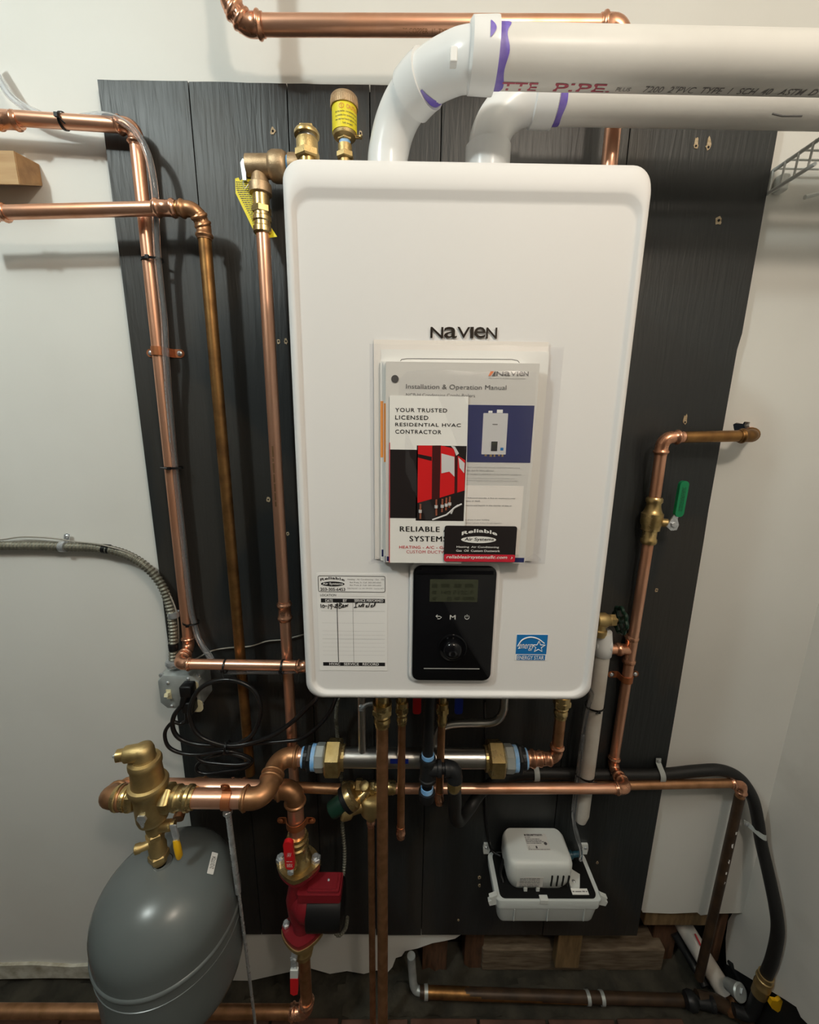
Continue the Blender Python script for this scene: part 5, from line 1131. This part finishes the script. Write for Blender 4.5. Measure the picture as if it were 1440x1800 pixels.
hp_ = [(xe,-.205,q-.046),(0.108, -0.19, 0.834),(0.1131, -0.165, 0.7709),(0.1304, -0.125, 0.7092),(0.1603, -0.085, 0.6995),(0.1962, -0.06, 0.7258),(0.2561, -0.038, 0.7405),(0.3277, -0.0335, 0.7482),(0.4846, -0.0335, 0.7459),(0.6415, -0.0335, 0.747),(0.7323, -0.034, 0.7583),(0.7915, -0.036, 0.7624),(0.8415, -0.036, 0.739),(0.8836, -0.036, 0.6842),(0.9099, -0.038, 0.616),(0.9254, -0.045, 0.5522),(0.9344, -0.075, 0.4814),(0.9394, -0.105, 0.4137),(0.9471, -0.115, 0.3542),(0.9519, -0.115, 0.2674),(0.9528, -0.11, 0.1967)]
MB().sweep(spline(hp_,8),.0138,18).build('hose_jacket','black_rubber',gh,60)
ev = Vector(hp_[-1]); dv = (ev-Vector((0.951, -0.115, 0.2575))).normalized()
gv = thing('gas_valve','brass gas valve with a yellow lever at the lower end of the black hose','valve')
mb = MB().lathe([(-.008,.0165),(.006,.0165),(.008,.0185),(.013,.0185),(.015,.0165),(.030,.016),(.034,.0185),(.042,.0185),(.046,.017),(.075,.017)],ev,dv,24); mb.build('body','brass_dull',gv,40)
yh = ev+dv*.055+Vector((.022,-.020,-.004))
MB().prism([(-.018,.016),(-.004,.012),(.004,.020),(.016,.006),(.015,-.016),(.006,-.028),(-.012,-.014),(-.020,-.002)],.008,lambda u,v,w_: (yh.x+u,yh.y-w_,yh.z+v)).build('yellow_lever','yellow_handle',gv,0)
def hose_clip(label, c, ax, up, r=.0142, out=(0,-1,0)):
    root = thing('hose_clip',label,'clip','grey clips on the gas hose')
    A = Vector(ax).normalized(); U = Vector(up).normalized(); O = Vector(out); c = Vector(c)
    pts = [c+U*(r+.022)-O*(.012),c+U*(r+.010)-O*.010]+[c+U*cos(a)*(r+.002)+O*sin(a)*(r+.002) for a in [radians(20+150*k/10) for k in range(11)]]
    vs = []; fs = []
    for p_ in pts:
        for s in (-.0065,.0065): vs.append(p_+A*s)
    n = len(vs); tmp = [Vector(v)*1.0 for v in vs]
    for i in range(len(pts)):
        t = (pts[min(i+1,len(pts)-1)]-pts[max(i-1,0)]).normalized(); nn = t.cross(A).normalized()
        for s in range(2): tmp[2*i+s] = vs[2*i+s]+nn*.0018
    vs += tmp
    for i in range(len(pts)-1):
        a_ = 2*i; fs += [(a_,a_+1,a_+3,a_+2),(n+a_,n+a_+2,n+a_+3,n+a_+1),(a_,a_+2,n+a_+2,n+a_),(a_+1,n+a_+1,n+a_+3,a_+3)]
    MB().add(vs,fs).build('band','clip',root,40); screw(root,c+U*(r+.016)-O*.009,tuple(O),.005)
hose_clip('grey nylon clip on the black hose behind the white pipe, right of the header',(0.3291, -0.0335, 0.7483),(1,0,0),(0,0,1))
hose_clip('grey nylon clip on the black hose at the right edge of the panel',(0.6401, -0.0335, 0.747),(1,0,0),(0,0,1))
hose_clip('grey nylon clip on the black hose where it drops along the white wall corner',(0.9188, -0.041, 0.58),(0,-.3,-1),(-1,0,.45))

# ================================================================ pressure reducing valve
YR = -.125
pr = thing('pressure_reducing_valve','brass reducing valve with a dark green knob pointing down left, behind copper pipes','valve')
c = Vector((-0.0725, -0.125, 0.7555))
mb = MB().lathe([(-.040,.012),(-.026,.014),(-.022,.0225),(-.004,.024),(.012,.024),(.018,.021),(.022,.014)],c,(0,0,1),30)
mb.lathe([(0,.014),(.020,.0145),(.034,.017),(.040,.024),(.050,.0255),(.058,.0255),(.062,.022)],c+Vector((-.006,0,-.004)),(-1,-.25,.12),30); mb.build('body','brass_dull',pr,40)
fd = Vector((-1,-.28,-.62)).normalized(); fc = Vector((-0.1153, -0.137, 0.7868))
MB().lathe([(-.012,.022),(-.006,.0285),(.002,.0295),(.006,.0295)],fc,fd,32).build('bonnet','brass',pr,40)
MB().lathe([(.006,.0290),(.016,.0285),(.018,.025)],fc,fd,32).build('black_ring','black',pr,40)
MB().lathe([(.016,.0205),(.046,.0195),(.052,.017),(.054,.010)],fc,fd,12).build('green_knob','dark_green',pr,40)
mb = MB().hexnut((-0.126, -0.115, 0.788),(1,0,0),.012,.0135).lathe([(-.012,.0128),(.012,.0128)],(-0.126, -0.115, 0.788),(1,0,0),20); a = Vector((-0.126, -0.115, 0.788))
mb.hexnut(a+Vector((.018,0,0)),(1,0,0),.016,.0185).lathe([(.010,.011),(.105,.011)],a,(1,0,0),20)
mb.hexnut(a+Vector((.050,0,0)),(1,0,0),.012,.0145).hexnut(a+Vector((.078,0,0)),(1,0,0),.014,.0155).lathe([(.088,.0135),(.094,.015),(.104,.015),(.110,.0125)],a,(1,0,0),20)
mb.sweep([a+Vector((.048,-.004,-.002)),a+Vector((.036,-.012,-.010)),a+Vector((.012,-.014,-.026))],[.010,.012,.013],14)
mb.build('bypass_tee','brass',pr,40)
MB().lathe([(0,.0085),(.014,.0085),(.016,.0105),(.022,.0105),(.024,.006)],a+Vector((.046,-.006,.004)),(-.3,-.5,.9),14).build('bypass_stem','brass_dull',pr,40)
MB().prism(rrect(-.018,-.005,.018,.005,.0015,2),.008,lambda u,v,w_: (a.x+.075+u,a.y-.012-w_,a.z-.018+v)).build('green_plate','dark_green',pr,0)
zpb = c.z-.040
dp = run('copper_pipe','slim copper pipe dropping from the pressure reducing valve to the floor','pipe',[(c.x,YR,zpb+.004),(c.x,YR,-.03)],.0080,mat_pipe='copper_dull')
MB().lathe([(0,.0092),(-.008,.0092),(-.010,.0105),(-.014,.0105),(-.016,.0092),(-.022,.0092)],(c.x,YR,zpb),(0,0,1),18).build('coupling','copper_fit',dp,40)

# ================================================================ right side copper
YV = -.0305
zb_r = (0.5071, -0.1, 0.7732)[2]
xv = (0.523, -0.0305, 1.0915)[0]
rw = run('cold_water_pipe','copper line out of the wall hole on the right, down through the green ball valve','pipe',
   [(0.7577, 0.03, 1.5899),(0.6873, -0.062, 1.581),(0.5124, -0.06, 1.5754),(xv+.001,-.042,(0.5227, -0.0305, 1.4101)[2]+.03)],.0111,.017,'copper','copper_fit')
for o in rw.children:
    if o.name.startswith('elbow') and max(v.co.x for v in o.data.vertices) > .66: o.data.materials[0] = M['copper_old']
oldseg = MB().sweep([(0.6827, -0.062, 1.5809),(0.5528, -0.061, 1.5765)],.01135,18).build('weathered_section','copper_old',rw,60)
vz = (0.5169, -0.042, 1.404)[2]
bv = thing('ball_valve','brass ball valve with a green lever on the right copper line','valve')
mb = MB().lathe([(-.055,.0142),(-.051,.0165),(-.045,.0165),(-.042,.0142),(-.026,.0142),(-.024,.0185),(-.014,.0195),(-.010,.0215),(.012,.0215),(.015,.0185),(.020,.0165),(.028,.0142),(.034,.0142),(.037,.0165),(.043,.0165),(.047,.0142)],(xv+.001,-.042,vz),(0,0,1),28)
mb.build('body','brass',bv,40)
MB().lathe([(.016,.009),(.030,.009),(.031,.007),(.036,.007)],(xv+.001,-.042,vz-.006),(1,-.45,0),14).build('stem','brass_dull',bv,40)
h0 = Vector((xv+.034,-.060,vz-.006))
MB().prism([(-.012,-.006),(-.002,-.014),(.010,-.013),(.013,-.002),(.008,.012),(.012,.020),(.002,.022),(-.004,.012)],.003,lambda u,v,w_: (h0.x+u,h0.y-w_,h0.z+v)).build('lever_arm','steel',bv,0)
MB().hexnut(h0+Vector((.001,-.003,-.001)),(0,-1,0),.004,.006).build('lever_nut','steel',bv,0)
gg = MB().prism(rrect(-.0085,.0,.0095,.075,.008,5),.008,lambda u,v,w_: (h0.x+.008+u+v*.02,h0.y+.002-w_,h0.z+.016+v)).build('green_handle','green',bv,0)
mb = MB(); rnd = random.Random(15)
for q_ in (-.004,-.001,.002): fake_words(mb,.012,.062,q_,.0012,0,rnd,fn=lambda u,v: (h0.x+.008-v+u*.02,h0.y-.0064,h0.z+.016+u))
mb.build('printing','dark_green',gg,0)
rw2 = run('cold_water_pipe','copper line from the green ball valve down past a tee, then left under the header','pipe',
   [(xv+.001,-.042,vz-.045),(xv,-.034,(0.523, -0.0305, 1.0915)[2]),(xv,YV,(0.5383, -0.0305, 0.7619)[2]),(xv,-.100,zb_r),(-0.024, -0.115, 0.7855)],.0111,.0165,'copper','copper_fit')
zt2 = (0.523, -0.0305, 1.0915)[2]
MB().lathe([(-.036,.0125),(-.033,.0150),(-.026,.0150),(-.023,.0127),(.023,.0127),(.026,.0150),(.033,.0150),(.036,.0125)],(xv,-.034,zt2),(0,0,1),20).lathe([(0,.0127),(.020,.0127),(.023,.0150),(.030,.0150),(.034,.0122)],(xv,-.034,zt2),(-1,0,0),20).build('tee','copper_fit',rw2,50)
MB().sweep([(xv-.02,-.034,zt2),((0.4456, -0.034, 1.0929)[0],-.034,zt2)],.0111,18).build('branch_pipe','copper',rw2,60)
strap('pipe_strap','coppery two-hole strap across the right copper line, below the tee',(xv,YV-.0045,(0.5231, -0.0305, 1.0172)[2]),(0,0,1),(1,0,.03),(0,-1,0),.0116,.0165)
rb_ = run('branch_pipe','copper pipe along the lower right, turning down beside the black hose','pipe',
   [(0.2399, -0.052, 0.7227),(0.8426, -0.046, 0.7357),((0.8426, -0.046, 0.7357)[0],-.046,(0.8348, -0.046, 0.6071)[2])],.0105,.016,'copper_dull','copper_fit')
xq = (0.8426, -0.046, 0.7357)[0]
bp = thing('brown_painted_pipe','dark brown painted pipe with white paint specks, lower right by the corner','pipe')
MB().sweep([(xq,-.046,(0.8389, -0.046, 0.6947)[2]),(xq,-.046,.16),(xq,-.046,.075)],.0112,18).build('pipe','copper_paint',bp,60)
rnd = random.Random(21)
for pa in ((0.8216, -0.057, 0.5935),(0.8199, -0.057, 0.554),(0.8188, -0.057, 0.5027),(0.8224, -0.057, 0.4655),(0.8206, -0.057, 0.4334)):
    hh = rnd.uniform(.006,.020); a0 = rnd.uniform(-.5,.3)
    pl = [((a0+rnd.uniform(.1,.4))*(1 if k < 5 else -.3), pa[2]+hh*(k/4 if k < 5 else (9-k)/4)-hh/2) for k in range(10)]
    MB().add([(xq+.0115*sin(a_),-.046-.0115*cos(a_),z_) for a_,z_ in pl],[tuple(range(10))]).build('paint_speck','paper',bp,0)
sc = thing('pipe_clip','small copper pipe clip with two screws behind the long copper run','clip')
c = (0.2377, -0.05, 0.7189); MB().box(c[0]-.008,-.030,c[2]-.024,c[0]+.008,-.0185,c[2]+.024,.002).build('plate','copper_strap',sc,0)
for dz in (-.020,.020): screw(sc,(c[0],-.0302,c[2]+dz),(0,-1,0),.0045)

# drain valve and white pipe
dvv = thing('drain_valve','brass drain valve with a dark green handwheel beside the lower right boiler edge','valve')
c = Vector((0.4266, -0.075, 1.1853))
mb = MB().lathe([(-.06,.010),(-.014,.011),(-.010,.0155),(.008,.0165),(.014,.0125),(.018,.0125)],c,(1,0,0),24).hexnut(c+Vector((.016,0,0)),(1,0,0),.013,.0135).lathe([(0,.0045),(.050,.0045)],c+Vector((.004,0,0)),(1,0,0),10)
mb.lathe([(0,.0130),(.020,.0130),(.022,.0165),(.030,.0165),(.036,.0150)],c+Vector((-.002,0,0)),(-.05,0,-1),24); mb.build('body','brass_dull',dvv,40)
hw = c+Vector((.040,0,0))
mb = MB(); rim = []
for k in range(48):
    a = 2*pi*k/48; q_ = .0265+.0024*cos(8*a); rim.append(hw+Vector((0,q_*cos(a),q_*sin(a))))
mb.sweep(rim,.0042,8,closed=True)
for k in range(4):
    a = pi/4+pi/2*k; mb.sweep([hw+Vector((-.002,0,0)),hw+Vector((0,.026*cos(a),.026*sin(a)))],.0035,6)
mb.lathe([(-.006,.008),(.006,.008)],hw,(1,0,0),14); mb.build('handwheel','dark_green',dvv,40)
wp = thing('white_drain_pipe','white plastic drain pipe with an elbow, right of the boiler, ending above the pump','pipe')
wx = (0.4397, -0.068, 1.0991)[0]; wz = (0.4387, -0.068, 1.1298)[2]; wr_ = .0172
MB().sweep([(wx-.004,-.070,c.z-.030),(wx-.002,-.069,wz+.008),(wx,-.068,wz-.006),(wx,-.068,wz-.030),(wx,-.068,wz-.032)],[wr_*1.05,wr_*1.12,wr_*1.18,wr_*1.18,wr_],22).build('elbow','pvc_fit',wp,60)
MB().lathe([(0,.012),(.022,.0195),(.030,.0195)],(wx-.018,-.068,wz-.004),(1,0,0),24).build('elbow_heel','pvc_fit',wp,40)
MB().sweep([(wx,-.068,wz-.020),(wx,-.068,(0.4358, -0.068, 0.6652)[2]),(wx-.001,-.068,(0.4379, -0.068, 0.6446)[2])],[wr_,wr_,wr_*.75],22).build('pipe','cpvc',wp,60)
ct2 = thing('clear_drain_tube','thin clear tube tied along the white drain pipe and entering the condensate pump','tube')
tp = spline([(0.4013, -0.1, 1.0427),(0.4231, -0.08, 1.0041),(0.4192, -0.078, 0.9762),(0.4151, -0.078, 0.9164),(0.4154, -0.078, 0.8235),(0.4158, -0.078, 0.7265),(0.4159, -0.08, 0.6619),(0.428, -0.08, 0.6105),(0.4451, -0.075, 0.5605),(0.4482, -0.075, 0.5301)],8)
MB().sweep(tp,.0042,10).build('hose','tube',ct2,60)
tp = spline([(0.4158, -0.072, 0.896),(0.4139, -0.072, 0.7694),(0.4115, -0.08, 0.6787),(0.4221, -0.088, 0.6374),(0.4401, -0.085, 0.582)],8)
MB().sweep(tp,.0030,8).build('hose','tube',ct2,60)
cable_tie('upper black cable tie on the white drain pipe, just under the boiler corner',(wx-.002,-.069,(0.4388, -0.068, 0.9687)[2]),(0,0,1),.0178,(-.6,-.5,.2),rx=.020)
cable_tie('lower black cable tie on the white drain pipe, above the copper run',(wx-.002,-.069,(0.4432, -0.068, 0.7802)[2]),(0,0,1),.0178,(1,-.1,.1),rx=.020)

# ================================================================ condensate pump
cpm = thing('condensate_pump','pale grey condensate pump on a shallow tank, mounted low on the panel','pump')
tx0,tx1 = .2265,.4795; ty0,ty1 = -.022,-.135; tz0,tz1 = .408,.487
def tl(g, z, r): return [(u,v,z) for u,v in rrect(tx0+g,ty1+g*.8,tx1-g,ty0-.0,r,5)]
loft(MB(),[tl(.012,tz0,.012),tl(.009,tz0+.006,.014),tl(.003,tz1-.026,.014),tl(.0,tz1-.026,.014),tl(-.002,tz1-.002,.014),tl(-.001,tz1,.014)]).build('tank','white_plastic2',cpm,35)
MB().prism([(u,v) for u,v in rrect(tx0+.010,ty1+.004,tx1-.010,ty0-.004,.012,5)],.004,lambda u,v,w_: (u,v,tz1+w_-.001)).build('lid','lid',cpm,0)
mb = MB()
for k in (.18,.5,.85):
    x_ = tx0+(tx1-tx0)*k; mb.box(x_-.001,ty1+.001,tz0+.012,x_+.001,ty1+.009,tz1-.030)
mb.build('rib','white_plastic2',cpm,0)
for s in (-1,1):
    xx = tx0 if s < 0 else tx1
    MB().prism([(0,0),(s*.016,-.004),(s*.020,.008),(s*.012,.012),(s*.018,.020),(s*.006,.026),(0,.030)],.010,lambda u,v,w_: (xx+u-s*.002,ty1+.016-w_,tz1-.022+v)).build('front_lug','white_plastic',cpm,0)
    MB().prism([(-.007,-.014),(.007,-.014),(.009,.004),(.007,.018),(-.010,.018),(-.010,.002)],.006,lambda u,v,w_: (xx+s*.004+u*s,-.0185-w_,tz1+.010+v)).build('mounting_tab','white_plastic',cpm,0)
    screw(cpm,(xx+s*.005,-.0248,tz1+.018),(0,-1,0),.004)
ux0,ux1,uy0,uy1,uz0,uz1 = .254,.4125,-.030,-.122,tz1+.003,.577
def ul(gx,gy,z,r): return [(u,v,z) for u,v in rrect(ux0+gx,uy1+gy,ux1-gx,uy0-gy*.2,r,6)]
hb = loft(MB(),[ul(.010,.012,uz0,.022),ul(.004,.004,uz0+.018,.024),ul(.0,.0,uz0+.040,.022),ul(.0005,.0,uz1-.014,.020),ul(.003,.003,uz1-.005,.019),ul(.008,.008,uz1,.016)]).build('motor_cover','white_plastic',cpm,50)
mb = MB()
for k in range(4):
    x_ = .357+.0135*k; mb.prism(rrect(x_,uz0+.020,x_+.0042,uz0+.056,.002,3),.0010,lambda u,v,w_: (u,uy1-.0002-w_+(.004 if v < uz0+.03 else 0)*.6,v))
mb.build('cooling_slots','dark',hb,0)
lbp = MB().prism([(0,0),(.056,0),(.056,.041),(0,.041)],.0005,lambda u,v,w_: (.3085+u,-.088+v,uz1+.0001+w_)).build('rating_label','paper_grey',hb,0)
mb = MB(); lf_ = lambda u,v: (.3085+u,-.088+v,uz1+.0009); rnd = random.Random(31)
text_fit(mb,'sauermann',(.006,.035,.046,.040),0,.03,fn=lf_); mb.add([lf_(.0025+.0022*cos(2*pi*k/14),.0375+.0022*sin(2*pi*k/14)) for k in range(14)],[tuple(range(14))])
text_fit(mb,'SI-1800',(.001,.030,.014,.033),0,.01,fn=lf_)
for v_ in (.0265,.023,.0195,.016): fake_words(mb,.001,.036+.01*rnd.random(),v_,.0016,0,rnd,fn=lf_)
mb.sweep([lf_(.003,.004),lf_(.007,.004),lf_(.005,.010),lf_(.003,.004)],.0003,4); mb.add([lf_(.021,.004),lf_(.025,.004),lf_(.025,.010),lf_(.021,.010)],[(0,1,2,3)])
mb.add([lf_(.048+.004*cos(2*pi*k/14),.016+.004*sin(2*pi*k/14)) for k in range(14)],[tuple(range(14))])
fake_words(mb,.002,.054,.001,.0013,0,rnd,fn=lf_); mb.build('label_printing','ink_dark',lbp,0)
lb2 = MB().prism([(.276,uz0+.020),(.338,uz0+.020),(.338,uz0+.050),(.276,uz0+.050)],.0005,lambda u,v,w_: (u,uy1-.0004-w_+max(0,.287-u)**2*10+max(0,uz0+.030-v)*.10,v)).build('warning_label','paper_grey',hb,0)
mb = MB()
for z_ in (.046,.042,.037,.033,.027,.023): fake_words(mb,.282,.330,uz0+z_,.0022,uy1-.0011,rnd)
mb.build('label_printing','ink_grey',lb2,0)
MB().box(.412,ty1+.010,tz1+.0025,.452,ty1+.023,tz1+.0045).build('tank_label','paper',cpm,0)
mb = MB(); fake_words(mb,.414,.450,.005,.003,0,rnd,fn=lambda u,v: (u,ty1+.010+v,tz1+.0047)); mb.build('label_printing','ink_grey',cpm,0)
mb = MB().prism([(.0,.0),(.022,.0),(.034,.022),(.020,.030),(.012,.044),(.0,.046)],.006,lambda u,v,w_: (.412+u,-.112+v*1.3,tz1+.004+w_)); mb.build('side_bracket','white_plastic',cpm,0)
screw(cpm,(.424,-.100,tz1+.010),(0,0,1),.004)
MB().lathe([(0,.010),(.020,.010),(.022,.007),(.040,.0065)],(.412,-.060,tz1+.038),(1,0,.15),16).build('outlet','teal',cpm,40)
MB().sweep(spline([(.255,-.075,tz1+.045),(.246,-.085,tz1+.020),(.250,-.100,tz1+.006)],6),.0035,8).build('lead_wire','cord',cpm,60)
for x_ in (.300,.330): MB().box(x_-.004,uy1+.004,tz1+.001,x_+.004,uy1+.012,uz0+.010).build('latch','white_plastic',cpm,0)
MB().box(.330,ty1-.0028,tz1-.008,.350,ty1+.010,tz1+.004,.001).build('lid_latch','white_plastic',cpm,0)
cw = tag(MB().sweep(spline([(0.1772, -0.1, 1.0027),(0.1999, -0.03, 0.8418),(0.2083, -0.024, 0.7018),(0.2154, -0.024, 0.5957),(0.2293, -0.035, 0.5175),(0.2532, -0.05, 0.5092)],8),.0032,8).build('pump_lead','cord',None,60),'thin black lead hanging from the boiler to the condensate pump','cord')

# ================================================================ wire shelf, upper right
sh_ = thing('wire_shelf','white vinyl-coated wire shelf along the right wall beside the panel edge','shelf')
xs_, zu, zl_ = .676, 2.064, 2.026
MB().sweep([(xs_,-.012,zu),(xs_,-.105,zu)],.0034,10).build('front_rail','shelf',sh_,60)
MB().sweep([(xs_-.004,-.012,zl_),(xs_-.004,-.105,zl_)],.0034,10).build('front_rail','shelf',sh_,60)
MB().sweep([(xs_,-.012,zu),(xs_-.004,-.012,zl_)],.0034,8).build('end_bar','shelf',sh_,60)
MB().sweep([(XR-.008,-.012,zu),(XR-.008,-.105,zu)],.0034,10).build('back_rail','shelf',sh_,60)
MB().sweep([((xs_+XR)/2,-.012,zu-.005),((xs_+XR)/2,-.105,zu-.005)],.0030,10).build('middle_rail','shelf',sh_,60)
for k in range(4):
    y_ = -.014-.0262*k
    MB().sweep([(XR-.004,y_,zu+.003),(xs_,y_,zu+.003),(xs_-.002,y_,zu),(xs_-.004,y_,zl_)],.0018,6).build('wire','shelf',sh_,60)
MB().box(.688,-.020,zl_+.004,.706,-.0002,zl_+.032,.004).build('wall_clip','shelf',sh_,0)
MB().sweep([(.745,-.012,zl_-.004),(.80,-.012,zl_+.010),(XR-.004,-.012,zl_-.24)],.004,8).build('brace','shelf',sh_,60)
# ================================================================ old pipes along the floor
op = run('old_floor_pipe','dull copper pipe with solder joints lying along the floor under the open cavity','pipe',[(0.0537, -0.05, 0.0251),(0.8057, -0.05, -0.005)],.0140,mat_pipe='copper_paint')
MB().sweep([(0.0649, -0.05, 0.0251),(0.5274, -0.05, 0.0036)],.0143,18).build('copper_section','copper_old',op,60)
for c in ((0.0714, -0.05, 0.0251),(0.5321, -0.05, 0.0047),(0.573, -0.05, 0.003)): MB().lathe([(-.005,.0165),(.005,.0165)],c,(1,0,-.03),18).build('solder_joint','galv',op,40)
el = thing('short_upright_pipe','short grey pipe elbow rising beside the broken drywall end','pipe')
MB().sweep(spline([(0.0283, -0.03, 0.1293),(0.0324, -0.032, 0.0673),(0.041, -0.042, 0.0235),(0.0762, -0.05, 0.0252)],6),.0115,16).build('elbow','galv',el,60)
wd = thing('white_diagonal_pipe','white-painted pipe leaning out of the cavity at lower right','pipe')
MB().sweep([(0.8548, 0.075, 0.1176),(0.9015, 0.015, 0.0501),(0.9368, -0.035, 0.0031)],.0250,22).build('pipe','cpvc',wd,60)
MB().sweep([(0.8772, 0.03, 0.1158),(0.8861, 0.014, 0.0971)],.0030,6).build('red_mark','ink_red',wd,60)
dk = thing('old_valve','dark corroded valve body with round cap on the floor at lower right','valve')
c = Vector((0.8058, -0.06, 0.0142))
MB().lathe([(-.002,.010),(0,.020),(.010,.024),(.022,.022),(.030,.014),(.060,.015),(.064,.019),(.072,.019)],c,(1,-.12,0),24).build('body','black_iron',dk,40)
MB().sweep([(0.8394, -0.055, 0.0181),(0.8958, -0.062, 0.0092),(0.9505, -0.075, -0.0101),(0.9722, -0.09, -0.0203)],[.016,.018,.018,.016],18).build('pipe','copper_paint',dk,60)
MB().lathe([(0,.022),(.014,.022),(.016,.018)],(0.9216, -0.066, 0.0103),(.6,-.5,-.5),20).build('collar','copper_dull',dk,40)
gk = thing('grey_pipe_cap','round grey metal cap on the pipe stub beside the white diagonal pipe','cap')
c = Vector((0.9293, -0.075, 0.0779)); MB().lathe([(-.03,.015),(0,.020),(.006,.022),(.010,.019),(.011,.004)],c,(.25,-.8,.55),24).build('cap','galv',gk,40)
MB().prism([(-.010,.002),(-.002,-.004),(.010,.006),(.008,.010),(-.002,.002),(-.009,.006)],.002,lambda u,v,w_: tuple(c+Vector((.8,.35,.1))*u+Vector((-.2,.4,.8))*v+Vector((.25,-.8,.55)).normalized()*(.011+w_))).build('raised_mark','steel',gk,0)
tl_ = thing('dark_iron_pipe','dark iron pipe slanting from the cavity beside the right wall','pipe')
MB().sweep([(0.8398, 0.06, 0.0718),(0.8734, 0.02, 0.023),(0.883, -0.03, 0.0096)],.011,16).build('pipe','black_iron',tl_,60)
tl2 = thing('dark_iron_pipe','dark iron pipe joining the brass gas valve to the floor fittings','pipe')
MB().sweep([(0.9722, 0.0, 0.058),(0.9888, -0.03, 0.0211),(0.9845, -0.06, 0.0278)],.010,16).build('pipe','black_iron',tl2,60)
MB().sweep(spline([ev+dv*.070,ev+dv*.095,(0.9494, -0.1, 0.0393),(0.9144, -0.09, 0.0348)],6),.0150,18).build('elbow','black_iron',tl2,60)

# ================================================================ put every thing's origin at its base
bpy.context.view_layer.update()
def all_children(o):
    for c_ in o.children:
        yield c_; yield from all_children(c_)
for t in THINGS:
    lo = Vector((1e9,)*3); hi = -lo
    for c_ in all_children(t):
        for v in c_.data.vertices:
            for k in range(3): lo[k] = min(lo[k], v.co[k]); hi[k] = max(hi[k], v.co[k])
    base = Vector(((lo.x+hi.x)/2, (lo.y+hi.y)/2, lo.z))
    t.location = base
    for c_ in t.children: c_.matrix_parent_inverse = Matrix.Translation(-base)
bpy.context.view_layer.update()
